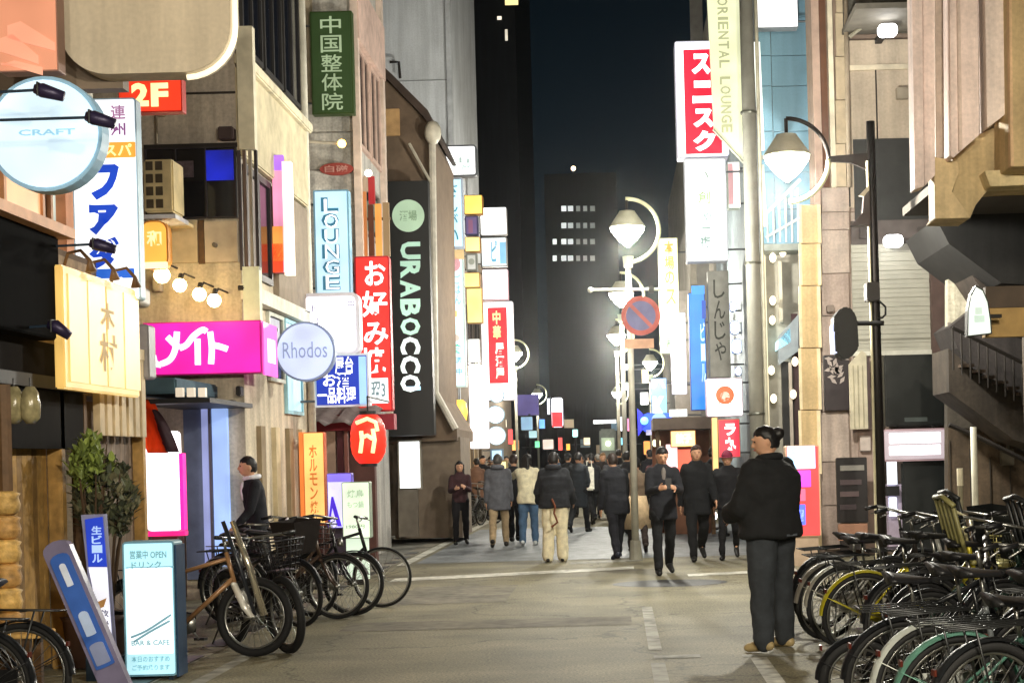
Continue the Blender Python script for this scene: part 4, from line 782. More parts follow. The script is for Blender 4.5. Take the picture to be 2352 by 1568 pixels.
# --- other signs on the right
sign('tall white sign with white katakana on a red strip', (1552, 94, 1672, 362), 29, '#ffffff', 2.2, '#c9cbe0', .4, .05, [('ス', (1588, 124, 1632, 172), '#ffffff', 2.0, {'bold': .07}), ('ニ', (1590, 186, 1636, 238), '#ffffff', 2.0, {'bold': .07}), ('ス', (1592, 250, 1640, 294), '#ffffff', 2.0, {'bold': .07}), ('ク', (1592, 300, 1644, 348), '#ffffff', 2.0, {'bold': .07})], [((1572, 114, 1656, 354), '#ea1e3e', 1.0)], border=3, arm=.6)
sign('plain white vertical sign with small green and grey characters', (1574, 364, 1670, 600), 28.8, '#f6faff', 1.5, '#b9bcc6', .35, .02, [('、', (1618, 392, 1628, 412), '#a4b4a8', .8), ('創', (1604, 440, 1632, 468), '#a4c486', .8), ('や', (1612, 488, 1634, 508), '#98b4ac', .7), ('一', (1612, 522, 1632, 526), '#98b4ac', .7), ('夜', (1608, 542, 1634, 570), '#8faaa4', .7)], border=3, arm=.5)
sign('narrow white and pink sign edge beside the white vertical sign', (1672, 372, 1700, 478), 29.4, '#fff6f4', 1.3, '#a5b4a4', .3, .02, [], [((1673, 376, 1684, 470), '#e8b4b4', .9)], border=1, arm=.4)
sign('yellowish vertical sign with orange then dark green characters', (1514, 546, 1560, 812), 34, '#fbf4c4', 1.2, '#a8a98c', .3, .02, [('本場の', (1526, 552, 1548, 656), '#d99a4a', .8, {'vert': True}), ('ス', (1528, 664, 1552, 700), '#e0983c', .8), ('居酒屋', (1528, 712, 1550, 806), '#6e8a78', .5, {'vert': True})], border=2, arm=.5)
sign('glaring white slim upright sign left of the blue sign', (1542, 718, 1576, 905), 33, '#fdfbff', 2.4, '#c8c4d8', .3, .02, [('中', (1550, 800, 1564, 812), '#b0b6c8', .7)], border=1, arm=.8)
b_ = sign('vivid blue vertical sign with a bottle-like top and white side letters', (1584, 672, 1622, 942), 31, '#1f86ee', .95, '#0d3f9a', .25, .02, [('ビール', (1610, 738, 1620, 880), '#bfe4ff', 1.2, {'vert': True})], [((1588, 656, 1618, 676), '#2a94f4', .95), ((1612, 690, 1621, 732), '#0f4fc0', .8)], border=2, arm=.4)
sign('unlit grey vertical sign with black brushed hiragana', (1628, 622, 1676, 866), 30.5, '#8b8a82', 0, '#7c7b74', .25, .01, [('しんじや', (1640, 640, 1666, 830), '#34362f', 0, {'vert': True, 'bold': .01})], border=1, arm=.5, lit=False)
ky = sign('white square light box with a red round crest', (1622, 868, 1706, 956), 29, '#fffdf6', 1.7, '#cbb6c8', .3, .04, [('丸鶏', (1648, 912, 1682, 928), '#e2662e', .9)], [((1644, 886, 1686, 928), '#ea6a34', .95, 'o'), ((1654, 898, 1676, 922), '#fff2e0', 1.4, 'o')], border=2, arm=.5)
sign('red and white curtain sign glowing under the crest light box', (1650, 962, 1700, 1050), 28.6, '#f0364a', 1.1, '#b08060', .2, .02, [('ラ', (1664, 972, 1690, 1000), '#ffffff', 1.5, {'bold': .05}), ('丸', (1664, 1004, 1690, 1034), '#ffffff', 1.5, {'bold': .05})], border=2, arm=.5)
sign('amber glowing post light beside the red curtain sign', (1636, 958, 1650, 1120), 28.7, '#f7cf84', 1.1, '#9a7040', .15, .02, border=1)
nc = sign('white katakana sign on a dark support above the blue neon', (1496, 868, 1532, 966), 36, '#8ecdf0', 1.0, '#3a4a78', .3, .02, [('ハ', (1498, 872, 1528, 892), '#ffffff', 1.8, {'bold': .05}), ('K', (1500, 910, 1528, 958), '#ffffff', 1.8, {'bold': .06})], border=1, arm=.8)
bn_ = thing('neon_sign', 'electric blue neon fish-like sign cluster low on the right', 'sign', W(1505, 995, 35))
x0, x1, z0, z1 = R(1474, 948, 1544, 992, 35); obj('backing', prism(bmesh.new(), rpoly(x0, x1, z0, z1, .15), 35, 35.2), em('#1646f0', 2.0), bn_)
obj('tail', prism(bmesh.new(), PP([(1464, 938), (1484, 958), (1484, 975), (1466, 1000)], 35), 35, 35.15), em('#1018e0', 2.2), bn_); obj('body_panel', prism(bmesh.new(), cpoly((x0+x1)/2+.05, (z0+z1)/2+.05, .17), 34.97, 35.02), em('#8fb0ea', .9), bn_)
obj('star', ball(bmesh.new(), W(1480, 966, 34.9), .09), em('#8fe4ff', 2), bn_, smooth=True); fbox(bn_, 'strip', (1484, 986, 1545, 998), 34.96, .1, em('#b8b4d8', .8)); fbox(bn_, 'strip', (1538, 940, 1578, 956), 34.9, .1, em('#ffffff', 1.6))
obj('bracket', TB([W(1540, 975, 35.1), W(1640, 975, 35.1)], .03, 6), darkw, bn_)
sign('small cream lantern light near the walkers at right', (1498, 1008, 1518, 1026), 32, '#fff6cc', 2.0, '#8a7a4a', .2, .05, border=1)
sign('warm yellow lit stall sign above the dark walkers', (1540, 988, 1598, 1026), 31, '#ffe89a', 1.5, '#c07a3a', .25, .02, [('餃子', (1552, 994, 1588, 1018), '#fff9e2', 1.6, {'bold': .04})], border=2)
sign('orange red glowing stall panel behind the walkers', (1528, 1030, 1590, 1090), 31.2, '#f4664a', 1.1, '#a04028', .2, .02, [], [((1530, 1020, 1556, 1075), '#ffd0d0', 1.5)], border=2)
ap = thing('food_stall', 'brown roofed food stall front glowing warm behind the walkers', 'stall', W(1580, 1240, 31.5))
x0, x1, z0, z1 = R(1500, 958, 1642, 985, 31); obj('roof', BX(x0, x1, 31.0, 33, z0, z1), pm('#6f6258', .8), ap); obj('counter', BX(x0+.2, x1-.1, 31.6, 32.4, 0, 1.0), pm('#6d4630', .7), ap)
obj('back_wall', BX(x0, x1, 32.4, 32.5, 0, z0), pm('#8a5a44', .8), ap)
for x in (x0+.05, x1-.1): obj('post', BX(x, x+.08, 31.3, 31.4, 0, z0), wood_dark, ap)
# small dark signal-like cluster with round white lamps
for i, (x, y, r, lb, c) in enumerate(((1684, 704, 12, 'single round white lamp beside the grey hiragana sign', '#ffffff'), (1688, 752, 16, 'upper blue-haloed white oval lamp beside the grey sign', '#eef4ff'), (1692, 795, 17, 'lower blue-haloed white oval lamp beside the grey sign', '#dfeaff'), (1696, 852, 11, 'lowest small white lamp above the crest box', '#ffffff'))):
    sign(lb, (x-r*.7, y-r, x+r*.7, y+r), 31+i*.1, c, 2.4, '#4668b0', .15, .08, border=1.5, arm=.3, arms_n=1, name='oval_lamp', cat='lamp', group='oval lamps beside the grey hiragana sign')
# --- far right block behind the signs
Hb = thing('far_right_row', 'grey-brown building row behind the right hand signs', 'building', (4, 50, 0))
obj('wall', BX(2.75, 9, 38.2, 75, 0, 13.5), pm('#7d776c', .85), Hb)
obj('upper_storey', BX(2.3, 2.75, 46, 75, 2.9, 8.6), pm('#8a857b', .85), Hb)
for i in range(5): swindow(Hb, 2.75, 38.8+i*1.4, 39.8+i*1.4, 3.2, 4.6, '#555', glass_dark, 1, .06, -1)
for i in range(5): swindow(Hb, 2.3, 47+i*2.4, 48.6+i*2.4, 4.2, 5.8, '#666', glass_dark if i % 2 else em('#d8e4da', .35), 1, .08, -1)
obj('storefront', BX(2.68, 2.75, 39, 50, .3, 2.6), em('#e8c79a', .5), Hb)
obj('front_wall', BX(1.75, 2.75, 45.9, 46, 0, 6.4), pm('#86807a', .85), Hb)
G2 = thing('grey_side_building', 'plain grey-brown building side behind the white signs', 'building', (3, 33, 0))
obj('wall', BX(W(1650, 500, 36).x, 4, 38.05, 38.15, 0, 14), pm('#85827a', .85), G2)
obj('corner_post', BX(W(1596, 60, 36).x, W(1626, 60, 36).x, 37.9, 38.02, 0, W(1610, -40, 38).z), pm('#6f6c66', .8), G2)
# --- building L, near right: fins, corbel, stairs
L = thing('finned_building', 'overhanging pink-beige finned facade on an ochre corbel at top right', 'building', (4.4, 15, 0))
def fin(pts, d, ext, c, name='fin'): obj(name, prism(bmesh.new(), PP(pts, d), d, d+ext), pm(c, .75, noise_=.15, scale=3), L, bev=.006)
fin([(2094, -60), (2118, -60), (2123, 428), (2102, 434)], 14.6, .25, '#efdad3'); fin([(2119, -60), (2146, -60), (2148, 402), (2124, 427)], 14.7, .25, '#f0dcd4')
fin([(2147, -60), (2180, -60), (2184, 360), (2150, 364)], 14.95, .3, '#d4c2b4'); fin([(2181, -60), (2245, -60), (2249, 310), (2190, 362), (2184, 358)], 14.5, .3, '#f0dcd4'); fin([(2198, -60), (2205, -60), (2211, 340), (2203, 348)], 14.46, .05, '#dac6ba')
fin([(2246, -60), (2264, -60), (2266, 300), (2250, 312)], 14.9, .3, '#8e6a4f'); fin([(2262, -60), (2315, -60), (2315, 258), (2268, 294)], 14.4, .3, '#eadbd3'); fin([(2316, -60), (2420, -60), (2420, 382), (2322, 382)], 14.2, .6, '#cbb184', 'ochre_panel')
fin([(2318, -60), (2323, -60), (2329, 382), (2322, 382)], 14.15, .1, '#d9b890')
fin([(2146, 360), (2200, 372), (2203, 395), (2185, 440), (2230, 500), (2148, 502)], 14.75, .3, '#d6be92', 'corbel')
fin([(2186, 362), (2245, 312), (2330, 270), (2420, 300), (2420, 425), (2270, 432), (2240, 470), (2228, 502), (2150, 502), (2190, 440), (2200, 395)], 14.85, .5, '#c7b084', 'corbel')
fin([(2262, 392), (2420, 385), (2420, 422), (2275, 428)], 14.6, .3, '#decb9e', 'ledge')
obj('wall', BX(W(2150, 300, 15.5).x, 9, 15.66, 15.9, W(2200, 430, 15.6).z, 12), pm('#b19a80', .85), L)
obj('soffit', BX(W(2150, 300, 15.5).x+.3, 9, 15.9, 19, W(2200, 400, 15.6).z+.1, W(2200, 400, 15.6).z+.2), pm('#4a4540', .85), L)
Sx = thing('outdoor_staircase', 'dark grey-brown outdoor staircase underside climbing the right edge', 'staircase', (5, 19, 0))
def sp(name, pts, d, ext, c): obj(name, prism(bmesh.new(), PP(pts, d), d, d+ext), pm(c, .8, noise_=.3, scale=3), Sx)
sp('back_wall', [(2176, 490), (2460, 490), (2460, 1290), (2176, 1290)], 21.5, .2, '#4c463e')
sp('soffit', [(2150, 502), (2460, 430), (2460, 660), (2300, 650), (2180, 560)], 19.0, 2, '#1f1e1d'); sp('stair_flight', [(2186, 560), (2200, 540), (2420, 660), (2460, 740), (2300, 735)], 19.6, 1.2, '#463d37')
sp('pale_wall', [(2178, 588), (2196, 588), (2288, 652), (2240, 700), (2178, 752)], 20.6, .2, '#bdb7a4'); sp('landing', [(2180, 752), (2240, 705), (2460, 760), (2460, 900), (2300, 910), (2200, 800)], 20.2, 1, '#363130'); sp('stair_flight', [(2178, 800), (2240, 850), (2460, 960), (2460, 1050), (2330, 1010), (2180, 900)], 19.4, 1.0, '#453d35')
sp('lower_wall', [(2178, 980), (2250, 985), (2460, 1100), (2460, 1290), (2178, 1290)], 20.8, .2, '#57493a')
for i in range(9): sp('tread', [(2210+i*26, 835+i*13), (2238+i*26, 835+i*13), (2238+i*26, 842+i*13), (2210+i*26, 842+i*13)], 19.2, .3, '#57493f')
for i in range(14): q = W(2190+i*20, 850+i*10, 19.15); obj('baluster', TB([q, q+Vector((0, 0, .52))], .012, 6), pm('#2b2724', .5, .4), Sx)
obj('handrail', TB([W(2190, 850, 19.15)+Vector((0, 0, .52)), W(2450, 980, 19.15)+Vector((0, 0, .52))], .022, 8), pm('#2b2724', .5, .4), Sx)
for i in range(6): fbox(Sx, 'joint', (2184+i*46, 1010+i*20, 2186+i*46, 1280), 20.78, .03, pm('#38322b', .8))
for i, (x, y) in enumerate(((2178, 598), (2178, 740), (2240, 690))): fbox(Sx, 'fixing', (x, y, x+7, y+7), 20.55, .06, pm('#77716a', .5, .6))
fbox(Sx, 'junction_box', (2300, 1030, 2330, 1068), 20.7, .12, pm('#6f695e', .5), bev=.01); obj('conduit', TB([W(2315, 1030, 20.7), W(2312, 930, 20.7)], .02, 6), pm('#6f695e', .5), Sx)
obj('handrail', TB([W(2180, 975, 19.2), W(2240, 1000, 19.2), W(2460, 1110, 19.2)], .03, 8), darkw, Sx)
sh_ = sign('white shield-shaped lit sign with a faint green crest', (2222, 655, 2276, 780), 14.5, '#eaf6ea', .02, '#20261f', .12, .02, arm=None, name='shield_sign', border=0)
for c in list(sh_.children): bpy.data.objects.remove(c)
obj('housing', prism(bmesh.new(), PP([(2222, 772), (2223, 712), (2230, 676), (2242, 655), (2258, 664), (2270, 692), (2277, 735), (2279, 766)], 14.5), 14.5, 14.62), pm('#1c221d', .5), sh_)
obj('face_panel', prism(bmesh.new(), PP([(2225, 770), (2226, 714), (2232, 680), (2243, 660), (2256, 668), (2267, 694), (2273, 735), (2275, 764)], 14.48), 14.47, 14.5), em('#eef8ee', .95), sh_)
fbox(sh_, 'emblem', (2238, 724, 2262, 740), 14.46, .012, em('#cfe4d6', .8)); fbox(sh_, 'emblem', (2240, 706, 2256, 722), 14.46, .012, em('#d6e8da', .8))
obj('bracket', BX(W(2270, 725, 14.55).x, W(2300, 725, 14.55).x, 14.53, 14.6, W(2272, 730, 14.55).z, W(2272, 722, 14.55).z), darkw, sh_)
yb2 = thing('wall_board', 'plain tan board with a dark upper strip behind the shield sign', 'board', W(2330, 770, 14.8)); fbox(yb2, 'board', (2262, 706, 2420, 772), 14.8, .12, pm('#b8965c', .7)); fbox(yb2, 'upper_strip', (2264, 656, 2420, 705), 14.82, .1, pm('#55473a', .7))
fbox(yb2, 'support', (2360, 772, 2420, 1290), 14.9, .1, pm('#6a5d4c', .8)); 
wp = thing('white_post', 'slim white post standing behind the parked bicycles', 'post', (W(2240, 1150, 17).x, 17, 0)); obj('pole', TB([(wp.location.x, 17, 0), (wp.location.x, 17, W(2238, 980, 17).z)], .035, 10), pm('#e4e2d0', .5), wp, smooth=True); obj('base', TB([(wp.location.x, 17, 0), (wp.location.x, 17, .06)], .09, 12), darkw, wp)
wp2 = thing('short_bollard', 'short white-tipped bollard near the dark bicycle boxes', 'bollard', (W(2205, 1100, 17.5).x, 17.5, 0)); x = wp2.location.x; obj('pole', TB([(x, 17.5, 0), (x, 17.5, W(2203, 1115, 17.5).z)], .03, 10), pm('#9a937c', .5), wp2); obj('tip', TB([(x, 17.5, W(2203, 1115, 17.5).z), (x, 17.5, W(2203, 1075, 17.5).z)], .035, 10), pm('#efe6cc', .5), wp2)
# ================================================================== STREET LAMPS
iron = pm('#26211f', .5, .3); ivory = pm('#d9dcb4', .5)
def lamp_head(t, top, sc_, k, power, col):
    # shade hangs below point top
    p = Vector(top); o = (p.x, p.y, p.z)
    obj('hanger', TB([p, p-Vector((0, 0, .20*sc_))], .022*sc_, 8), iron, t)
    obj('lamp_shade', lathe(bmesh.new(), [(.12*sc_, -.19*sc_), (.13*sc_, -.21*sc_), (.28*sc_, -.43*sc_), (.27*sc_, -.44*sc_)], o, 28), pm('#b3b29c', .5), t, smooth=True)
    obj('lens', lathe(bmesh.new(), [(.265*sc_, -.445*sc_), (.25*sc_, -.50*sc_), (.14*sc_, -.64*sc_), (.02*sc_, -.74*sc_)], o, 28), em('#fffdf2', k*3, sample=False), t, smooth=True)
    if power:
        ld = bpy.data.lights.new('lamp_light', 'POINT'); ld.energy = power; ld.color = col; ld.shadow_soft_size = .12
        lo = bpy.data.objects.new('lamp_light', ld); COL.objects.link(lo); lo.parent = t; lo.location = p-Vector((0, 0, .9*sc_))-t.location
def arc(c, r, a0, a1, n=24, y=0): return [(c[0]+r*cos(rad(a0+(a1-a0)*i/n)), y, c[1]+r*sin(rad(a0+(a1-a0)*i/n))) for i in range(n+1)]
LG = 'hook armed street lamps along the lane'
def lamp_a(X, Y, label, power, col, zr=None, side=-1):
    # pole on the right, a bracket carrying a C-shaped hoop, lamp hung from the hoop's tip
    t = thing('street_lamp', label, 'street lamp', (X, Y, 0), LG); zc_ = 5.02; r = .49; cx = X+side*.99
    obj('pole', TB([(X, Y, 0), (X, Y, 5.45)], [.07, .05], 14), iron, t, smooth=True)
    obj('pole_highlight', TB([(X-.065, Y-.04, .2), (X-.055, Y-.04, 4.98)], .016, 8), pm('#e6e0c0', .5), t)  # pale strip painted as the lit left side of the pole
    obj('base', TB([(X, Y, 0), (X, Y, .35)], [.12, .09], 14), iron, t)
    obj('bracket', prism(bmesh.new(), [(X, zc_+.06), (X+side*.5, zc_+.03), (X+side*.5, zc_-.03), (X+side*.25, zc_-.05), (X, zc_-.16)] if side < 0 else [(X, zc_+.06), (X, zc_-.16), (X+.25, zc_-.05), (X+.5, zc_-.03), (X+.5, zc_+.03)], Y-.025, Y+.025), iron, t)
    a = arc((cx, zc_), r, 90, 0, 14, Y) if side < 0 else arc((cx, zc_), r, 90, 180, 14, Y)
    b = arc((cx, zc_), r, 0, -88, 14, Y) if side < 0 else arc((cx, zc_), r, 180, 268, 14, Y)
    obj('hoop', TB(a, .026, 10), iron, t, smooth=True); obj('hoop', TB(b, .030, 10), ivory, t, smooth=True)
    lamp_head(t, (cx, Y, zc_+r), 1.0, 9, power, col); return t
def lamp_b(px, py, d, label, power, col, sc_=1.0):
    p = W(px, py, d); X, zb = p.x, p.z
    t = thing('street_lamp', label, 'street lamp', (X, d, 0), LG); r = .49*sc_
    obj('pole', TB([(X, d, 0), (X, d, zb)], [.06, .045], 12), pm('#a9a698', .5), t, smooth=True); obj('base', TB([(X, d, 0), (X, d, .3)], [.11, .08], 12), pm('#8d8a7c', .5), t)
    obj('collar', TB([(X, d, zb-.05), (X, d, zb+.12)], [.07, .09], 12), pm('#c9d6c0', .5), t)
    obj('hoop', TB(arc((X, zb+r+.03), r, -88, 92, 26, d), .030, 10), ivory, t, smooth=True)
    lamp_head(t, (X, d, zb+2*r+.03), sc_, 10, power, col); return t
l1 = lamp_a(W(2010, 700, 18.4).x, 18.4, 'street lamp with black and ivory hoop on the near right dark pole', LAMP_W, LAMP_WHITE)
lamp_a(2.9, 3.6, 'street lamp over the near bicycle rows, out of the picture above', LAMP_W*1.5, LAMP_WARM); lamp_a(3.0, -3.5, 'street lamp behind the viewer on the right', LAMP_W*1.2, LAMP_WARM)
lamp_a(-2.6, -2.0, 'street lamp behind the viewer on the left', LAMP_W*1.2, LAMP_WARM, side=1)
lamp_b(1443, 607, 24.2, 'street lamp whose post also carries the no parking sign', LAMP_W*1.2, LAMP_WHITE)
for px, py, d, lb, pw in ((1428, 735, 33.5, 'third street lamp along the lane, just behind the no parking sign', 2600), (1417, 815, 45, 'fourth street lamp along the lane, below the third', 2600), (1494, 868, 55, 'far street lamp beside the white katakana sign', 600), (1419, 930, 70, 'farthest street lamp on the right over the crowd', 800)): lamp_b(px, py, d, lb, pw, LAMP_WHITE)
for px, py, d, lb, pw in ((1183, 848, 54, 'far left street lamp glaring beside the red banner sign', 2200), (1234, 930, 78, 'small far left street lamp near the end of the lane', 600)): lamp_b(px, py, d, lb, pw, LAMP_WHITE)
# wire arm crossing by second lamp
# no parking sign
q = W(1472, 725, 23.95)
npk = thing('no_parking_sign', 'round red-rimmed blue no parking sign with a tan plate under it', 'road sign', q)
obj('disc', lathe(bmesh.new(), [(.30, -.01), (.30, .01)], q, 40, 'y'), pm('#b2574e', .6), npk)
obj('blue_face', prism(bmesh.new(), cpoly(q.x, q.z, .225), q.y-.016, q.y-.01), pm('#6d6c92', .6), npk)
obj('slash', prism(bmesh.new(), [(q.x-.18, q.z+.15), (q.x-.14, q.z+.19), (q.x+.18, q.z-.15), (q.x+.14, q.z-.19)], q.y-.021, q.y-.015), pm('#b0605a', .6), npk)
fbox(npk, 'plate', (1434, 778, 1502, 800), 23.94, .012, pm('#c79a7a', .5)); obj('clamp', BX(q.x-.3, q.x+.02, q.y+.012, q.y+.06, q.z-.02, q.z+.02), iron, npk)
obj('clamp', BX(q.x-.25, q.x, q.y+.005, q.y+.05, W(1470, 790, 24).z-.02, W(1470, 790, 24).z+.02), iron, npk)
ra = thing('cross_arm', 'thin pale horizontal arm on the lamp post above the no parking sign', 'arm', W(1443, 665, 24.2)); obj('rod', TB([W(1356, 666, 24.15), W(1520, 664, 24.15)], .022, 8), pm('#cfd2c4', .5), ra)
obj('end_cap', ball(bmesh.new(), W(1356, 666, 24.15), .045), pm('#d8d8cc', .5), ra); obj('sensor', BX(*R(1490, 655, 1502, 672, 24.1)[:2], 24.08, 24.2, *R(1490, 655, 1502, 672, 24.1)[2:]), black, ra)
# traffic signal seen edge-on on the first lamp's pole
d = 18.25; pc = W(1935, 768, d)
ts = thing('pedestrian_signal', 'black hooded signal head seen from behind on the lamp pole', 'signal', pc)
obj('housing', prism(bmesh.new(), PP([(1918, 722), (1930, 708), (1946, 706), (1958, 716), (1966, 735), (1970, 800), (1952, 822), (1930, 828), (1916, 812), (1914, 770)], d), d-.12, d+.14), pm('#0c0f10', .5), ts, bev=.02)
obj('visor', prism(bmesh.new(), PP([(1912, 730), (1922, 716), (1926, 742), (1924, 770), (1912, 762)], d), d-.14, d+.16), pm('#0a0b0c', .5), ts)
obj('lens', prism(bmesh.new(), PP([(1908, 750), (1914, 740), (1920, 812), (1910, 812)], d), d-.1, d+.1), em('#cfd6f0', 1.2), ts)
obj('bracket', TB([W(1966, 742, d), W(2030, 742, d)], .028, 8), black, ts); obj('cable', TB([W(2018, 690, d), W(2034, 705, d), W(2034, 722, d), W(2026, 730, d), W(2016, 730, d)], .012, 6), black, ts)
obj('junction_box', BX(*R(1990, 648, 2020, 690, d-.1)[:2], d-.14, d+.1, *R(1990, 648, 2020, 690, d-.1)[2:]), pm('#2b2625', .5), ts, bev=.01)
sk = thing('pole_fitting', 'small flared fitting on the lamp pole beneath the lamp bracket', 'fitting', W(1985, 515, 18.3)); obj('horn', prism(bmesh.new(), PP([(1984, 440), (1996, 440), (1998, 520), (1952, 520), (1980, 490)], 18.3), 18.25, 18.35), pm('#3d3130', .5), sk)
obj('horn', prism(bmesh.new(), PP([(1972, 450), (1996, 425), (1996, 436), (1984, 452)], 18.2), 18.18, 18.24), pm('#d4cdb8', .5), sk)
# ================================================================== LEFT STREET-LEVEL SIGNS AND PLANTS
gl_ = G(345, 1562); d = gl_.y
s1 = sign('upright pale aqua and white lit pavement sign nearest the left bicycles', (284, 1242, 404, 1552), d, '#b4e6f2', .95, '#6b96a8', .22, .03, [('営業中 OPEN', (300, 1262, 384, 1282), '#7db4bc', .55), ('ドリンク', (304, 1288, 372, 1304), '#7db4bc', .55), ('BAR & CAFE', (304, 1468, 392, 1480), '#8cc0cc', .6), ('本日のおすすめ', (304, 1504, 392, 1518), '#8cc8d4', .6), ('ご予約承ります', (306, 1524, 392, 1537), '#8cc8d4', .6)],
     [((292, 1302, 398, 1500), '#f2fbff', 1.15), ((290, 1300, 400, 1304), '#7fbccb', .6)], border=5, name='pavement_sign')
for pts in ([(303, 1462), (340, 1446), (395, 1410)], [(310, 1472), (345, 1450), (392, 1424)]): stroke(s1, pts, d, d-.024, .008, em('#86b8c8', .5, sample=False), 'pen_stroke')
fr_ = pm('#2c3a48', .4, .5)
for o_ in ((290, 300), (386, 396)):
    x0, x1, z0, z1 = R(o_[0], 1552, o_[1], 1562, d); obj('caster', BX(x0, x1, d+.02, d+.2, 0, z0+(z1-z0)), fr_, s1)
x0, x1, z0, z1 = R(404, 1250, 411, 1552, d+.02); obj('side_rim', BX(x0, x1-.005, d+.0, d+.24, z0, z1), pm('#26415e', .4), s1)
# leaning blue board
d = 10.6; a0, a1 = W(130, 1262, d), W(275, 1600, d)
lb_ = thing('leaning_board', 'long blue glossy board leaning diagonally against the timber shop', 'board', ((a0.x+a1.x)/2, d, 0))
u = (a1-a0); u.y = 0; L_ = u.length*1.0; u.normalize(); zg = a1.z
ext_ = a1.z/max(-u.z, .1); a2 = a1+u*ext_
def bar(par, name, p, q, w, y0, y1, mat, rnd=.0):
    dd = (q-p).normalized(); n = Vector((-dd.z, 0, dd.x)); bm = bmesh.new()
    k = 6; poly = []
    for i in range(k+1): a = pi*i/k; poly.append(p+n*w*cos(a)-dd*rnd*sin(a))
    for i in range(k+1): a = pi*i/k; poly.append(q-n*w*cos(a)+dd*rnd*.2*sin(a))
    prism(bm, [(v.x, v.z) for v in poly], y0, y1); return obj(name, bm, mat, par)
bar(lb_, 'rim', a0, a2-u*.03, .095, d-.01, d+.07, pm('#77718c', .35), .06)
bar(lb_, 'face_panel', a0+u*.07, a2-u*.3, .068, d-.02, d-.009, pm('#3f66b8', .18), .04)
bar(lb_, 'colour_panel', a0+u*.48, a0+u*.62, .035, d-.026, d-.019, pm('#b9cdf0', .3), .03); bar(lb_, 'colour_panel', a0+u*.12, a0+u*.26, .022, d-.026, d-.019, pm('#dfe8fb', .3), .02); bar(lb_, 'colour_panel', a0+u*.7, a2-u*.32, .05, d-.026, d-.019, pm('#8a94b8', .3), .02)  # pale panels painted as gloss highlights on the blue face
# slim blue/white standing sign
d = 11.9
s3 = thing('standing_sign', 'slim standing sign, blue above and white below, beside the leaning board', 'sign', (W(230, 1400, d).x, d, 0))
obj('frame', prism(bmesh.new(), PP([(186, 1182), (238, 1180), (262, 1510), (222, 1512)], d), d, d+.08), pm('#8d8fb4', .4), s3)
obj('blue_face', prism(bmesh.new(), PP([(196, 1192), (236, 1186), (246, 1300), (204, 1300)], d), d-.01, d+.002), em('#1d3fc4', .75), s3)
obj('white_face', prism(bmesh.new(), PP([(204, 1302), (246, 1302), (260, 1505), (232, 1440)], d), d-.01, d+.002), em('#f0f0fa', 1.0), s3)
obj('lettering', text_bm('生ビール', (212, 1206, 236, 1292), d, d-.014, vert=True, bold=.03), em('#a8c4f4', .9, sample=False), s3); obj('colour_panel', prism(bmesh.new(), PP([(216, 1385), (246, 1372), (240, 1392), (222, 1400)], d), d-.016, d-.009), pm('#d9a468', .5), s3)
obj('lettering', text_bm('飲み放題', (232, 1398, 252, 1480), d, d-.014, vert=True, bold=.02), pm('#6a6a90', .5), s3)
obj('foot', BX(s3.location.x-.12, s3.location.x+.16, d, d+.15, 0, W(240, 1510, d).z+.01), fr_, s3)
# plant in a planter
def plant(label, px, py0, py1, d, wpx, n, seed, cols):
    random.seed(seed); c = W(px, py1, d); t = thing('potted_shrub', label, 'plant', (c.x, d, 0)); s = F/d
    h0, h1 = W(px, py1, d).z, W(px, py0, d).z; w = wpx/s/2
    obj('pot', lathe(bmesh.new(), [(.17, 0), (.22, .02), (.26, .38), (.28, .42), (.25, .42)], (c.x, d, 0), 20), pm('#5b4236', .7, noise_=.3), t, smooth=True)
    bm = bmesh.new()
    for k in range(7):
        a = random.uniform(0, 2*pi); e = Vector((c.x+w*.7*cos(a), d+.25*sin(a), h0+(h1-h0)*random.uniform(.3, .95))); m_ = (Vector((c.x, d, .3))+e)/2+Vector((0, 0, .15))
        tube(bm, [(c.x, d, .3), m_, e], [.018, .012, .005], 6)
    obj('stem', bm, pm('#4a3826', .8), t)
    ms = [pm(c_, .5, noise_=.3) for c_ in cols]; bms = [bmesh.new() for _ in ms]
    for k in range(n):
        while True:
            x, y, z = (random.uniform(-1, 1) for _ in range(3))
            if x*x+y*y+z*z < 1 and noise.noise(Vector((x*1.7+seed, y*1.7, z*2.2))) > .06 and (z < .2 or x*x < .35): break
        p = Vector((c.x+x*w, d+y*.3, (h0+h1)/2+z*(h1-h0)/2)); q = Matrix.Rotation(random.uniform(0, 2*pi), 3, 'Z') @ Matrix.Rotation(random.uniform(.2, 1.5), 3, 'X')
        l_ = random.uniform(.05, .11); b = bms[k % len(ms)]
        v = [b.verts.new(p+q @ Vector(co)*l_) for co in ((0, 0, 0), (.28, .35, .06), (.2, .75, .03), (0, 1.1, -.08), (-.2, .75, .03), (-.28, .35, .06))]
        b.faces.new((v[0], v[1], v[2], v[3])); b.faces.new((v[0], v[3], v[4], v[5]))
    for b, m_ in zip(bms, ms): o = obj('foliage', b, m_, t); o['kind'] = 'stuff'
plant('leafy potted shrub with dusty green foliage beside the white display board', 248, 1050, 1250, 13.0, 140, 1100, 4, ('#5d6248', '#43493a', '#777358'))
plant('upper sprig of brighter green foliage under the slotted panel', 212, 1000, 1140, 12.8, 84, 420, 9, ('#8a9a4c', '#6b7a3c'))
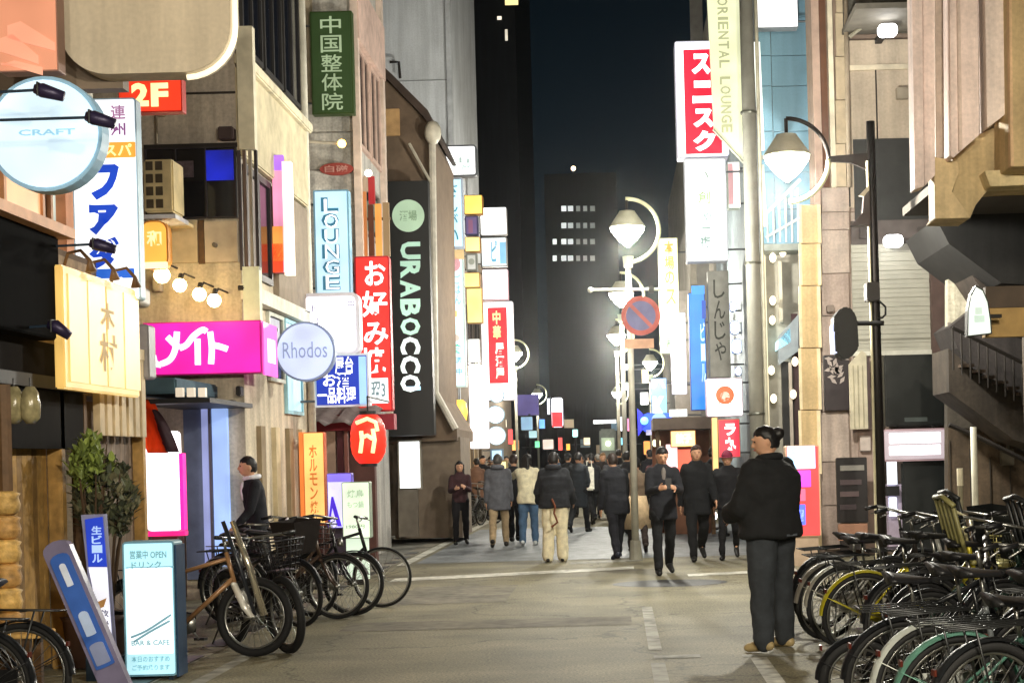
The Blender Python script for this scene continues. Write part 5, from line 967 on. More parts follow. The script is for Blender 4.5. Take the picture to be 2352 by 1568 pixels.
# signs before the red frontage
sign('tall amber lit stand sign with orange lettering before the red frontage', (698, 992, 746, 1206), 21.6, '#fbc873', 1.1, '#d8682a', .2, .02, [('ホルモン焼', (712, 1020, 730, 1180), '#d97a30', .8, {'vert': True})], border=2, name='stand_sign')
st_ = bpy.data.objects['stand_sign']
obj('side_panel', BX(R(688, 992, 697, 1206, 21.6)[0], R(688, 992, 697, 1206, 21.6)[1], 21.62, 21.8, R(688, 992, 697, 1206, 21.6)[2], R(688, 992, 697, 1206, 21.6)[3]), em('#f0843a', .9), st_)
fbox(st_, 'stand', (700, 1206, 742, 1316), 21.65, .12, pm('#4a2422', .7))
sign('violet lit stand sign with a purple peak graphic', (752, 1086, 808, 1212), 21.4, '#d6d2fb', 1.2, '#6a58d0', .2, .02, [], [((753, 1088, 806, 1106), '#8a78f0', 1.0), ((788, 1108, 806, 1210), '#7464e6', .9)], border=2, name='stand_sign')
vs2 = bpy.data.objects['stand_sign.001']
obj('graphic', prism(bmesh.new(), PP([(754, 1205), (762, 1140), (766, 1140), (786, 1208), (776, 1208), (764, 1165), (758, 1206)], 21.4), 21.37, 21.385), em('#4a24d8', .9), vs2); fbox(vs2, 'stand', (758, 1212, 802, 1320), 21.45, .1, pm('#3a3040', .7))
sign('pale mint lit stand sign listing a menu behind the bicycles', (786, 1106, 850, 1236), 20.6, '#dcebd2', 1.1, '#8f9c8c', .2, .02, [('焼鳥', (798, 1124, 836, 1142), '#b8d0b0', .8), ('もつ鍋', (798, 1150, 836, 1166), '#bcd2b4', .8), ('1980円', (796, 1204, 838, 1213), '#94a88e', .7)], border=2, name='stand_sign')
ms_ = bpy.data.objects['stand_sign.002']; fbox(ms_, 'lower_panel', (796, 1236, 846, 1330), 20.65, .1, em('#dcefd8', .8)); fbox(ms_, 'leg', (798, 1330, 844, 1342), 20.66, .08, darkw)
# red lantern
p = W(846, 1008, 21.5); rl_ = thing('red_lantern', 'large red paper lantern with pale brush marks under the awning', 'lantern', p); r = 40*21.5/F; h = 56*21.5/F
prof = [(r*.45, -h)]
for i in range(15):
    a = -1+2*i/14; prof.append((r*(1-.45*abs(a)**3.2)*(1+.025*(i % 2)), h*a*.98))
prof.append((r*.45, h)); obj('paper_shade', lathe(bmesh.new(), prof, p, 28), em('#f42a18', 1.35), rl_, smooth=True)
for zz_ in (-h-.04, h): obj('ring', lathe(bmesh.new(), [(r*.47, 0), (r*.47, .05)], p+Vector((0, 0, zz_)), 24), black, rl_)
wl2 = em('#ffe9a8', 1.4, sample=False)
def lmark(pts, rr=.028):
    P = [W(x, y, 21.5) for x, y in pts]; q = []
    for v in P:
        dx = v.x-p.x; v.y = p.y-math.sqrt(max(.0, (r*1.0)**2-dx*dx))-.012; q.append(v)
    obj('brush_mark', TB(q, rr, 8), wl2, rl_, smooth=True)
lmark([(824, 972), (850, 962), (868, 970), (872, 990)]); lmark([(836, 990), (838, 1010), (834, 1040)]); lmark([(862, 985), (866, 1010), (862, 1040)]); lmark([(838, 1005), (850, 1000), (862, 1008)])
obj('cord', TB([p+Vector((0, 0, h+.05)), p+Vector((0, 0, h+.25)), p+Vector((0, 2.1, h+.25))], .012, 6), black, rl_)
# white glares between the walkers, imitated by added glowing balls on posts
for lb, x, y, r_, d in (('upper white glare on an added post between the dark walkers', 1635, 1129, 12, 33), ('lower white glare on an added post between the dark walkers', 1640, 1184, 8, 33.4)):
    q = W(x, y, d); t = thing('glare_spot', lb, 'lamp', (q.x, d, 0)); obj('bulb', ball(bmesh.new(), q, r_*d/F, r_*d/F, r_*1.25*d/F), em('#ffffff', 4), t, smooth=True); obj('post', TB([(q.x, d, 0), (q.x, d, q.z)], .03, 8), darkw, t); obj('base', TB([(q.x, d, 0), (q.x, d, .04)], .12, 12), darkw, t)
# ================================================================== BICYCLES
chrome = pm('#8e8e8a', .32, .9, noise_=.15); steel = pm('#3a3b3c', .4, .7, noise_=.15); rubber = pm('#0e0e0f', .8, noise_=.2); plast = pm('#141416', .45, noise_=.15)
_w = {}
def wheel_parts(R_, tw):
    k = (R_, tw)
    if k in _w: return _w[k]
    bt, br, bs_, bh = bmesh.new(), bmesh.new(), bmesh.new(), bmesh.new()
    n = 40; c = [(R_*cos(2*pi*i/n), 0, R_*sin(2*pi*i/n)) for i in range(n)]
    tube(bt, [Vector(p)*((R_-tw)/R_) for p in c], tw, 8, closed=True); tube(br, [Vector(p)*((R_-2.1*tw)/R_) for p in c], .012, 6, closed=True)
    for i in range(24):
        a = 2*pi*i/24; b = a+(.35 if i % 2 else -.35); s = .03 if i % 4 < 2 else -.03
        tube(bs_, [(.02*cos(b), s, .02*sin(b)), ((R_-2.1*tw)*cos(a), 0, (R_-2.1*tw)*sin(a))], .0022, 4, cap=False)
    tube(bh, [(0, -.05, 0), (0, .05, 0)], .025, 12)
    out = []
    for b in (bt, br, bs_, bh):
        bmesh.ops.recalc_face_normals(b, faces=b.faces[:]); me = bpy.data.meshes.new('wheel'); b.to_mesh(me); b.free(); me.polygons.foreach_set('use_smooth', [True]*len(me.polygons)); out.append(me)
    out[0].materials.append(rubber); out[1].materials.append(chrome); out[2].materials.append(chrome); out[3].materials.append(chrome)
    _w[k] = out; return out
def bike(label, x, y, ang, ref='rear', col='#1b1c1f', R_=.335, tw=.022, basket=None, guard=None, carrier=True, fatfork=None, seat_h=.92, sport=False, lean=4, steer=0, group='bicycles parked along the right kerb', child=False, light=False, bar_col=None, box_=None):
    wb_ = 1.08 if R_ > .3 else .98
    th = rad(ang); off = Vector((0, 0, 0)) if ref == 'rear' else Vector((-wb_*cos(th), -wb_*sin(th), 0))
    t = thing('bicycle', label, 'bicycle', Vector((x, y, 0))+off, group); t.rotation_euler = (rad(lean), 0, th)
    O = lambda n, b, m, par=t, sm=True: obj(n, b, m, par, world=False, smooth=sm)
    fm = pm(col, .3, .15, noise_=.1); gm = pm(guard, .4, .1) if guard else pm('#222326', .4, .3)
    z = R_; bb_ = Vector((.45, 0, .28)); st0 = Vector((.33, 0, seat_h-.20)); ht0, ht1 = Vector((wb_-.19, 0, .66)), Vector((wb_-.25, 0, .88)); fh = Vector((wb_, 0, z)); rh = Vector((0, 0, z))
    b = bmesh.new(); tube(b, [bb_, st0], .016); tube(b, [bb_, ht0], .021); tube(b, [ht0+Vector((.012, 0, -.04)), ht1], .02)
    if sport: tube(b, [st0+Vector((0, 0, -.03)), ht1+Vector((.02, 0, -.05))], .017)
    else: tube(b, [Vector((.40, 0, .45)), Vector((.62, 0, .43)), ht1+Vector((.04, 0, -.12))], .017)
    for s in (-1, 1):
        tube(b, [bb_+Vector((0, s*.03, 0)), rh+Vector((.01, s*.055, 0))], .010, 6); tube(b, [st0+Vector((0, s*.02, -.02)), rh+Vector((0, s*.055, 0))], .009, 6)
    O('frame', b, fm)
    piv = ht0; rot = Matrix.Translation(piv) @ Matrix.Rotation(rad(steer), 4, (ht1-ht0).normalized()) @ Matrix.Translation(-piv)
    def S(bm): bmesh.ops.transform(bm, matrix=rot, verts=bm.verts[:]); return bm
    b = bmesh.new()
    fr_r = .014 if not fatfork else .03
    for s in (-1, 1): tube(b, [ht0+Vector((.02, s*.03, -.05)), Vector((wb_-.07, s*.055, .42)), fh+Vector((0, s*.055, 0))], [fr_r, fr_r, fr_r*.7], 8)
    tube(b, [ht0+Vector((.02, -.06, -.05)), ht0+Vector((.02, .06, -.05))], .018, 8)
    O('fork', S(b), pm(fatfork, .25, .2) if fatfork else fm)
    for i, c in enumerate((rh, fh)):
        me = wheel_parts(R_, tw); w = bpy.data.objects.new('wheel', me[3]); COL.objects.link(w); w.parent = t
        w.matrix_local = Matrix.Translation(c) if i == 0 else rot @ Matrix.Translation(c)
        for nme, m_ in (('tyre', me[0]), ('rim', me[1]), ('spokes', me[2])):
            o = bpy.data.objects.new(nme, m_); COL.objects.link(o); o.parent = w
        if not sport or i == 0:
            rg = R_+.018; a0, a1 = ((10, 178) if i == 0 else (20, 165)); b = bmesh.new(); prev = None
            for k in range(19):
                a = rad(a0+(a1-a0)*k/18); row = [b.verts.new(c+Vector((rr*cos(a), yy, rr*sin(a)))) for rr, yy in ((rg-.014, -.03), (rg, -.015), (rg, .015), (rg-.014, .03))]
                if prev:
                    for j in range(3): b.faces.new((prev[j], prev[j+1], row[j+1], row[j]))
                prev = row
            bmesh.ops.solidify(b, geom=b.faces[:], thickness=.003)
            for s in (-1, 1): tube(b, [c+Vector((0, s*.06, 0)), c+Vector((rg*cos(rad(a1-25)), s*.025, rg*sin(rad(a1-25))))], .003, 4)
            O('mudguard', b if i == 0 else S(b), gm)
    # saddle
    sp_ = st0+Vector((-.035, 0, .14)); O('seat_post', TB([st0-Vector((-.01, 0, .04)), sp_+Vector((0, 0, .03))], .012), chrome)
    b = bmesh.new(); rows = []
    for k in range(8):
        u_ = k/7; w_ = .105*(1-u_)**.8+.022; xx = -.14+.27*u_; rows.append([b.verts.new(sp_+Vector((xx, w_*cos(pi*j/6), .045+.028*sin(pi*j/6)-.02*u_+.015*(1-u_)**2))) for j in range(7)]+[b.verts.new(sp_+Vector((xx, 0, .018)))])
    for r0, r1 in zip(rows, rows[1:]):
        for j in range(8): b.faces.new((r0[j], r0[(j+1) % 8], r1[(j+1) % 8], r1[j]))
    b.faces.new(rows[0][::-1]); b.faces.new(rows[-1]); O('saddle', b, plast)
    # bars
    b = bmesh.new(); top = ht1+Vector((-.03, 0, .12)); tube(b, [ht1, top], .013)
    gr = []
    if sport: pts = [top+Vector((.05, s, .0)) for s in (-.27, -.1, .1, .27)]
    else: pts = [top+Vector((-.17, -.27, .03)), top+Vector((-.05, -.26, .05)), top+Vector((.05, -.12, .03)), top+Vector((.05, .12, .03)), top+Vector((-.05, .26, .05)), top+Vector((-.17, .27, .03))]
    tube(b, pts, .012); O('handlebar', S(b), pm(bar_col, .3, .3) if bar_col else chrome)
    for e, f in ((pts[0], pts[1]), (pts[-1], pts[-2])):
        dd = (f-e).normalized(); O('grip', S(TB([e-dd*.01, e+dd*.11], .018)), plast)
        O('brake_lever', S(TB([e+dd*.13, e+dd*.08+Vector((.06, 0, -.03)), e+Vector((.05, 0, -.05))], .006, 6)), chrome)
    # drive
    b = bmesh.new()
    lathe(b, [(.09, -.004), (.09, .004)], bb_+Vector((0, .06, 0)), 20, 'y'); tube(b, [bb_+Vector((0, -.09, 0)), bb_+Vector((0, .09, 0))], .018)
    tube(b, [bb_+Vector((0, .085, 0)), bb_+Vector((.10, .09, -.13))], .010, 6); tube(b, [bb_+Vector((0, -.085, 0)), bb_+Vector((-.10, -.09, .13))], .010, 6); O('crank', b, chrome)
    for s in (1, -1): q = bb_+Vector((.10*s, .13*s, -.13*s)); O('pedal', BX(q.x-.045, q.x+.045, q.y-.04, q.y+.04, q.z-.012, q.z+.012), plast, sm=False)
    b = bmesh.new(); prism(b, [(-.02, z+.05), (.42, .39), (.53, .36), (.53, .21), (.40, .19), (-.02, z-.045)], .072, .078); O('chain_guard', b, plast if guard is None else gm, sm=False)
    O('kickstand', TB([(0.02, -.07, z-.02), (-.06, -.2, .01)], .009, 6), chrome)
    O('reflector', lathe(bmesh.new(), [(.028, -.005), (.028, .008)], (-R_-.03, 0, z+.16), 12, 'y') if False else BX(-R_*.86-.028, -R_*.86-.015, -.016, .016, z+.185, z+.215), pm('#4a1c14', .3), sm=False)
    if light: O('headlight', S(lathe(bmesh.new(), [(.03, -.03), (.035, 0), (.02, .05)], (wb_+.03, 0, .78), 12)), chrome)
    if carrier:
        b = bmesh.new(); zc = R_*2+.07
        for yy in (-.06, -.02, .02, .06): tube(b, [(.22, yy, zc+.01), (-.27, yy, zc)], .005, 6)
        for xx in (.2, -.03, -.26): tube(b, [(xx, -.065, zc), (xx, .065, zc)], .006, 6)
        for s in (-1, 1): tube(b, [(-.12, s*.06, zc), (0, s*.06, z)], .006, 6)
        O('carrier', b, steel)
    if basket:
        b = bmesh.new(); cx = wb_+.0; z0, z1 = .72, .98
        for k in range(6):
            f = k/5; w0, l0 = .11+.05*f, .10+.05*f; zz = z0+(z1-z0)*f
            tube(b, [(cx-l0+.04, -w0, zz), (cx+l0+.04, -w0, zz), (cx+l0+.04, w0, zz), (cx-l0+.04, w0, zz)], .004 if k < 5 else .008, 5, closed=True)
        for s in (-1, 1):
            for k in range(6):
                f = -1+2*k/5; tube(b, [(cx+.04+.10*f, s*.11, z0), (cx+.04+.15*f, s*.16, z1)], .0035, 5); tube(b, [(cx+.04+s*.10, .11*f, z0), (cx+.04+s*.15, .16*f, z1)], .0035, 5)
        box(b, cx-.06, cx+.14, -.11, .11, z0-.006, z0); O('basket', S(b), pm(basket, .4, .3))
    if box_:
        b = bmesh.new(); cx = wb_+.02; v = [(-.13, -.16), (.17, -.16), (.17, .16), (-.13, .16)]
        lo = [b.verts.new((cx+x_*.8, y_*.8, .74)) for x_, y_ in v]; hi = [b.verts.new((cx+x_*1.15, y_*1.15, 1.06)) for x_, y_ in v]
        b.faces.new(lo[::-1]); 
        for k in range(4): b.faces.new((lo[k], lo[(k+1) % 4], hi[(k+1) % 4], hi[k]))
        bmesh.ops.solidify(b, geom=b.faces[:], thickness=.012); O('basket', S(b), pm(box_, .7), sm=False)
    if child:   # slatted plastic child seat over the rear carrier
        b = bmesh.new(); m2 = pm(child, .45)
        for k in range(5):
            yy = -.14+.07*k; tube(b, [(.30, yy, .78), (.24, yy, .82), (.10, yy, 1.22)], [.016, .018, .016], 6)
        tube(b, [(.10, -.16, 1.22), (.08, 0, 1.26), (.10, .16, 1.22)], .02, 8); tube(b, [(.30, -.16, .78), (.30, .16, .78)], .02, 8); O('child_seat', b, m2)
    return t
RB = [('black bicycle farthest along the right row, behind the coated man', 1.80, 14.1, 24, dict(col='#26262a')),
      ('dark bicycle with pale tyre sidewalls second along behind the man', 1.74, 13.3, 22, dict(col='#2c2724', guard='#8f8a80')),
      ('silver bicycle tucked just behind the yellow bicycle', 1.82, 12.75, 20, dict(col='#8d8d88', guard='#b5b1a4')),
      ('yellow bicycle with bright yellow mudguard in the right row', 1.86, 12.15, 18, dict(col='#b8aa22', guard='#c8bd2c', basket='#d8d08a', bar_col='#d8d2a8')),
      ('dark bicycle with a tall black basket box behind the yellow one', 2.32, 13.8, 30, dict(col='#1c1d20', box_='#1d2020')),
      ('black bicycle with a big boxy basket right of the yellow slats', 2.05, 11.5, 24, dict(col='#1d1e21', box_='#202422')),
      ('bicycle carrying a yellow slatted child seat among the dark ones', 2.28, 11.9, 22, dict(col='#3a3a22', child='#7f7a4c')),
      ('dark green bicycle with pale grips in the middle of the row', 2.10, 10.9, 22, dict(col='#20382e', basket='#3c4440', light=True)),
      ('black bicycle with chrome carrier mid row', 2.00, 10.3, 20, dict(col='#17181a', basket='#26292a')),
      ('small wheeled black bicycle at the road corner of the row', 1.40, 9.35, 14, dict(col='#1a1b1d', R_=.25, tw=.032, seat_h=.86, carrier=False, sport=True)),
      ('black bicycle with red reflector beside the small wheeled one', 1.54, 8.8, 16, dict(col='#151618')),
      ('grey bicycle with silver mudguard near the front of the row', 1.62, 8.4, 14, dict(col='#54585a', guard='#c4c8c2')),
      ('pale mint green bicycle with mint mudguard near the front', 1.68, 8.0, 12, dict(col='#4a7466', guard='#628f7f')),
      ('black bicycle with thick tyres close to the frame corner', 1.76, 7.6, 12, dict(col='#141517', tw=.028, guard='#202224')),
      ('pale bicycle cut off at the bottom right corner', 2.06, 7.15, 12, dict(col='#7fa396', guard='#93b3a6')),
      ('black bicycle with a dark slatted child seat near the white post', 2.55, 12.9, 24, dict(col='#17181a', child='#202323')),
      ('dark bicycle with a wire basket crowding the right edge', 2.62, 10.9, 18, dict(col='#1d1e20', child='#181a1b')),
      ('black bicycle half cut by the right edge behind the mint one', 2.5, 9.5, 16, dict(col='#141517', basket='#2a2d2f')),
      ('dark blue bicycle squeezed mid row by the right edge', 2.35, 8.9, 15, dict(col='#1a2230'))]
random.seed(21)
for lb, x, y, a, kw in RB: kw.setdefault('seat_h', random.uniform(.82, .99)); bike(lb, x, y, a+random.uniform(-9, 9), 'rear', lean=random.uniform(0, 11), steer=random.uniform(-35, 35), **kw)
GLb = 'bicycles parked outside the left shops'
def gb(px, py): p = G(px, py); return p.x, p.y
bike('orange framed electric bicycle with thick white fork at the front left', *gb(585, 1508), -8, 'front', col='#9a7450', tw=.036, fatfork='#e8e4da', sport=True, lean=-4, group=GLb, carrier=True)
ob_ = bpy.data.objects['bicycle.%03d' % (len(RB))]; ob_p = [W(533, 1196, 13.15), W(572, 1300, 13.15), W(607, 1412, 13.15)]
im_ = ob_.matrix_basis.inverted(); obj('fork_shroud', TB([im_ @ p for p in ob_p], [.022, .028, .032], 12), pm('#cfc6b0', .15, .75), ob_, world=False, smooth=True)
obj('fork_stripe', TB([im_ @ (p+Vector((-.075, -.01, 0))) for p in ob_p], [.018, .02, .016], 10), pm('#23262c', .3), ob_, world=False, smooth=True)
bike('black bicycle turned towards the viewer beside the orange one', *gb(664, 1500), -52, 'front', col='#141416', tw=.036, sport=True, lean=5, group=GLb, basket='#26262a')
bike('brown bicycle with chrome rims in front of the mint stand sign', *gb(776, 1421), -6, 'front', col='#4a3a30', lean=-4, group=GLb, guard='#3a322e', light=True)
bike('dark bicycle half hidden behind the brown one', *gb(812, 1413), -10, 'front', col='#222326', lean=-5, group=GLb, guard='#1d1d20')
bike('slim black bicycle farthest right in the left group', *gb(878, 1394), -4, 'front', col='#1a1a1c', tw=.016, sport=True, lean=-4, group=GLb, carrier=False)
bike('dark bicycle with raised handlebar before the amber stand sign', *gb(716, 1416), -24, 'front', col='#2c2422', lean=-4, group=GLb, basket='#3a3432')
bike('black bicycle jammed among the others beside the suited man', *gb(690, 1440), -34, 'front', col='#1f1c1c', lean=4, group=GLb, box_='#332c2a')
bike('black bicycle at the bottom left corner before the bench', W(45, 1560, 9.7).x, 9.7, 172, 'rear', col='#15161a', lean=3, group=GLb, light=True)
bike('second dark bicycle cut by the bottom left edge', W(-45, 1590, 9.2).x, 9.2, 168, 'rear', col='#1a1a1e', lean=3, group=GLb)
bike('distant black bicycle parked against the far left wall', -3.62, 38.5, 60, 'rear', col='#1a1a1c', group=GLb); bike('distant dark bicycle leaning beside the far left doorway', -3.75, 37.4, 70, 'rear', col='#222', group=GLb)
# ================================================================== PEOPLE
def remeshed(bm, vox, sm=4, fold=0, seed=0, freq=6.5):
    bmesh.ops.recalc_face_normals(bm, faces=bm.faces[:])
    me = bpy.data.meshes.new('tmp'); bm.to_mesh(me); bm.free(); o = bpy.data.objects.new('tmp', me); COL.objects.link(o)
    m = o.modifiers.new('r', 'REMESH'); m.mode = 'VOXEL'; m.voxel_size = vox
    if sm: s = o.modifiers.new('s', 'SMOOTH'); s.iterations = sm; s.factor = .5
    dg = bpy.context.evaluated_depsgraph_get(); out = bpy.data.meshes.new_from_object(o.evaluated_get(dg)); bpy.data.objects.remove(o); bpy.data.meshes.remove(me)
    if fold:
        ns = [v.normal.copy() for v in out.vertices]
        for v, n in zip(out.vertices, ns):
            p = v.co; v.co = p+n*fold*(noise.noise(Vector((p.x*freq+seed, p.y*freq, p.z*freq*1.5)))+.35*abs(noise.noise(Vector((p.x*9, p.y*9+seed, p.z*24)))))
    out.polygons.foreach_set('use_smooth', [True]*len(out.polygons)); return out
def mobj(name, me, mat, par):
    me.materials.clear(); me.materials.append(mat); me.name = name; o = bpy.data.objects.new(name, me); COL.objects.link(o); o.parent = par; return o
skin = pm('#c99a7c', .55, noise_=.1, scale=20); hair_m = pm('#120e0d', .5, noise_=.3, scale=40)
cloth = lambda h: pm(h, .9, noise_=.25, scale=14, bump=.3)
def person(label, x, y, H, face, top='#17181b', bot='#15161a', shoe='#111', hairc='#120e0d', legs=((10, 5), (-12, 12)), arms=((5, 8, 15), (-5, 8, 15)), hem=.80, puff=1.0, wide=1.0, flare=1.0, lean=0, hd=(0, 0), long_hair=False, bun=False, hat=None, skirt=None, collar=None, inner=None, near=False, hood=False, boots=None, spread=0, group='people walking in the lane'):
    k = H/1.70; t = thing('person', label, 'person', (x, y, 0), group, rad(face))
    seed = x*3.1+y
    # legs
    hipz = .90; L = {}
    lo = 9
    for s, (a, b) in zip((-1, 1), legs):
        a_, b_ = rad(a), rad(a-b); h = Vector((s*.09, 0, hipz)); kn = h+Vector((s*(.012+spread*.5), -sin(a_)*.42, -cos(a_)*.42)); an = kn+Vector((s*(.008+spread*.5), -sin(b_)*.40, -cos(b_)*.40)); L[s] = (h, kn, an, b_); lo = min(lo, an.z)
    dz = .085-lo
    P = lambda v: (v+Vector((0, 0, dz)))*k
    ln = rad(lean)
    def up(v):     # lean the trunk forward about the pelvis
        d_ = v-Vector((0, 0, .95)); return Vector((d_.x, d_.y*cos(ln)-d_.z*sin(ln), .95+d_.z*cos(ln)+d_.y*sin(ln)))
    body = bmesh.new(); tr = bmesh.new(); jk = bmesh.new()
    for s in (-1, 1):
        h, kn, an, b_ = L[s]
        capsule(body, P(h), P(kn), .066*k, .045*k); capsule(body, P(kn), P(an), .045*k, .030*k)
        capsule(body, P(an), P(an+Vector((0, -.07, -.03))), .03*k, .022*k)
        capsule(tr, P(h), P(kn), .098*k*wide, .072*k*wide); capsule(tr, P(kn), P(an+Vector((0, 0, .02))), .072*k*wide, .058*k*wide*flare)
        capsule(tr, P(an+Vector((0, 0, .07))), P(an+Vector((0, .005, .0))), .056*k*wide*flare, .058*k*wide*flare)
    ball(tr, P(Vector((0, .01, .93))), .165*k, .125*k, .12*k)
    pel, ch, nk = Vector((0, 0, .97)), up(Vector((0, .0, 1.28))), up(Vector((0, -.005, 1.46)))
    ball(body, P(pel), .13*k, .10*k, .12*k); capsule(body, P(pel), P(ch), .10*k, .105*k); capsule(body, P(ch), P(nk), .08*k, .052*k); capsule(body, P(nk), P(up(Vector((0, -.015, 1.54)))), .052*k, .055*k)
    # jacket trunk : stacked ellipses
    pf = puff; zs = [hem, hem+.02, .95, 1.06, 1.20, 1.33, 1.41, 1.46, 1.49]; rx = [.165, .178, .170, .158, .170, .182, .150, .095, .068]; ry = [.12, .135, .128, .118, .128, .128, .10, .078, .066]
    rows = []
    for z, a, b in zip(zs, rx, ry):
        c = up(Vector((0, .005, z))) if z > .95 else Vector((0, .005, z)); f = (1+(pf-1)*(1 if z < 1.40 else .4))
        rows.append([jk.verts.new(P(c+Vector((a*f*cos(2*pi*i/20), b*f*sin(2*pi*i/20), 0)))) for i in range(20)])
    for r0, r1 in zip(rows, rows[1:]):
        for i in range(20): jk.faces.new((r0[i], r0[(i+1) % 20], r1[(i+1) % 20], r1[i]))
    jk.faces.new(rows[0][::-1]); jk.faces.new(rows[-1])
    hands = []
    for s, (f, o_, e) in zip((-1, 1), arms):
        sh = up(Vector((s*.160, .005, 1.375))); f_, oo, e_ = rad(f), rad(o_), rad(f+e)
        el = sh+Vector((s*sin(oo)*.29, -sin(f_)*cos(oo)*.29, -cos(f_)*cos(oo)*.29)); inn = -s*.10 if e > 50 else s*.02
        wr = el+Vector((inn, -sin(e_)*.24, -cos(e_)*.24)); dr = (wr-el).normalized(); ha = wr+dr*.085
        capsule(body, P(sh), P(el), .05*k, .04*k); capsule(body, P(el), P(wr), .04*k, .028*k)
        capsule(jk, P(sh), P(el), .066*k*pf, .054*k*pf); capsule(jk, P(el), P(wr), .054*k*pf, .043*k*pf)
        # hand: palm, four unequal fingers, thumb
        n_ = Vector((s, 0, 0)); n_ = (n_-dr*n_.dot(dr)).normalized(); w_ = dr.cross(n_)
        capsule(body, P(wr), P(wr+dr*.03), .027*k, .03*k)
        for q in (-.022, -.007, .008, .022): capsule(body, P(wr+dr*.02+w_*q), P(wr+dr*.085+w_*q), .015*k, .012*k, 6)
        for q, l_ in ((-.027, .055), (-.009, .072), (.009, .078), (.027, .066)):
            a0 = wr+dr*.088+w_*q; a1 = a0+dr*l_*.55-n_*.006; a2 = a1+dr*l_*.4-n_*.022; capsule(body, P(a0), P(a1), .0095*k, .009*k, 6); capsule(body, P(a1), P(a2), .009*k, .0075*k, 6)
        tb0 = wr+dr*.03-w_*.03; tb1 = tb0+dr*.035-w_*.025; capsule(body, P(tb0), P(tb1), .013*k, .011*k, 6); capsule(body, P(tb1), P(tb1+dr*.03-w_*.004), .011*k, .009*k, 6)
        hands.append(P(wr+dr*.12))
    # head
    hc = up(Vector((0, -.02, 1.595))); RH = Matrix.Rotation(rad(hd[0]), 4, 'Z') @ Matrix.Rotation(rad(hd[1]), 4, 'X')
    def Hd(v): return P(hc)+(RH @ (Vector(v)*k))
    ball(body, P(hc), .078*k, .095*k, .110*k, 3, RH); ball(body, Hd((0, -.035, -.045)), .058*k, .062*k, .062*k, 2)
    capsule(body, Hd((0, -.088, .012)), Hd((0, -.106, -.022)), .012*k, .016*k, 6)
    for s in (-1, 1): ball(body, Hd((s*.078, .005, -.01)), .012*k, .022*k, .03*k, 1); 
    ball(body, Hd((0, -.084, .028)), .05*k, .016*k, .012*k, 1)
    mobj('body', remeshed(body, (.009 if near else .0115)*k, 2), skin, t)
    f = bmesh.new()
    for s in (-1, 1): ball(f, Hd((s*.030, -.088, .008)), .011*k, .008*k, .007*k, 1)
    obj('eyes', f, pm('#1a1210', .3), t, world=False, smooth=True)
    obj('mouth', ball(bmesh.new(), Hd((0, -.094, -.055)), .024*k, .008*k, .007*k, 1), pm('#8d4a42', .5), t, world=False, smooth=True)
    # hair
    hb = bmesh.new(); r_ = bmesh.ops.create_icosphere(hb, subdivisions=3, radius=1)
    for v in hb.verts:
        n = v.co.copy(); fa = (n.y < -.30 and n.z < .42+.12*noise.noise(n*5)) or n.z < -.62 or (abs(n.x) > .72 and n.y < .22 and n.z < .08)
        q = 1.13+.05*noise.noise(n*5+Vector((seed, 0, 0))); q = .86 if fa else q
        v.co = Hd((n.x*.078*q, n.y*.095*q, n.z*.110*q))
    if long_hair:
        for xx in (-.05, -.02, .02, .05): capsule(hb, Hd((xx, .06, .02)), Hd((xx*1.3, .09, -.30)), .045*k, .03*k, 8)
        for s in (-1, 1): capsule(hb, Hd((s*.075, .0, .03)), Hd((s*.085, -.01, -.24)), .025*k, .018*k, 8)
    if bun: ball(hb, Hd((0, .105, .045)), .05*k, .05*k, .05*k)
    mobj('hair', remeshed(hb, .012*k, 1, .004, seed, 30), pm(hairc, .5, noise_=.3, scale=40), t)
    if hat:
        b = bmesh.new(); r_ = bmesh.ops.create_icosphere(b, subdivisions=3, radius=1)
        for v in b.verts: n = v.co.copy(); q = 1.24 if n.z > .12 else .9; v.co = Hd((n.x*.078*q, n.y*.095*q, max(n.z, .1)*.110*q))
        lathe(b, [(.10*k, 0), (.135*k, -.008*k), (.135*k, -.014*k), (.10*k, -.008*k)], Hd((0, -.03, .022)), 20); obj('hat', b, pm(hat, .85), t, world=False, smooth=True)
    if hood or collar:
        b = bmesh.new(); cpt = up(Vector((0, .01, 1.47))); ring = [P(cpt+Vector((.085*cos(2*pi*i/20), .08*sin(2*pi*i/20)+(.03 if hood and sin(2*pi*i/20) > 0 else 0), .012*sin(2*pi*i/20)))) for i in range(20)]
        tube(b, ring, (.045 if hood else .028)*k, 8, closed=True); obj('hood' if hood else 'collar', b, cloth(collar or top), t, world=False, smooth=True)
    if inner: obj('shirt_front', ball(bmesh.new(), P(up(Vector((0, -.112, 1.33)))), .035*k, .025*k, .11*k), pm(inner, .7), t, world=False, smooth=True)
    mobj('trousers' if not skirt else 'leggings', remeshed(tr, .016*k, 3, .014*k, seed), cloth(bot), t)
    mobj('jacket', remeshed(jk, .016*k, 2, .012*k*pf, seed+5), cloth(top), t)
    if skirt:
        b = bmesh.new(); lathe(b, [(.17*k, 1.0*k), (.21*k, .8*k), (.25*k, .42*k), (.24*k, .42*k)], (0, 0, 0), 24); obj('skirt', b, cloth(skirt), t, world=False, smooth=True)
    for s in (-1, 1):
        h, kn, an, b_ = L[s]; tz = -sin(max(min(b_, .5), -.5))*.4
        b = bmesh.new(); heel = an+Vector((0, .055, -.045)); mid = an+Vector((0, -.06, -.048)); toe = an+Vector((s*.015, -.15, -.055))
        if b_ < -.12: toe.z -= .10*min(1, -b_); heel.z += .06*min(1, -b_)
        m_ = min(heel.z, toe.z)+dz-.035
        if m_ < 0: heel.z -= m_; toe.z -= m_; mid.z -= m_
        capsule(b, P(heel), P(mid), .042*k, .045*k); capsule(b, P(mid), P(toe), .045*k, .036*k); capsule(b, P(an), P(heel), .045*k, .042*k)
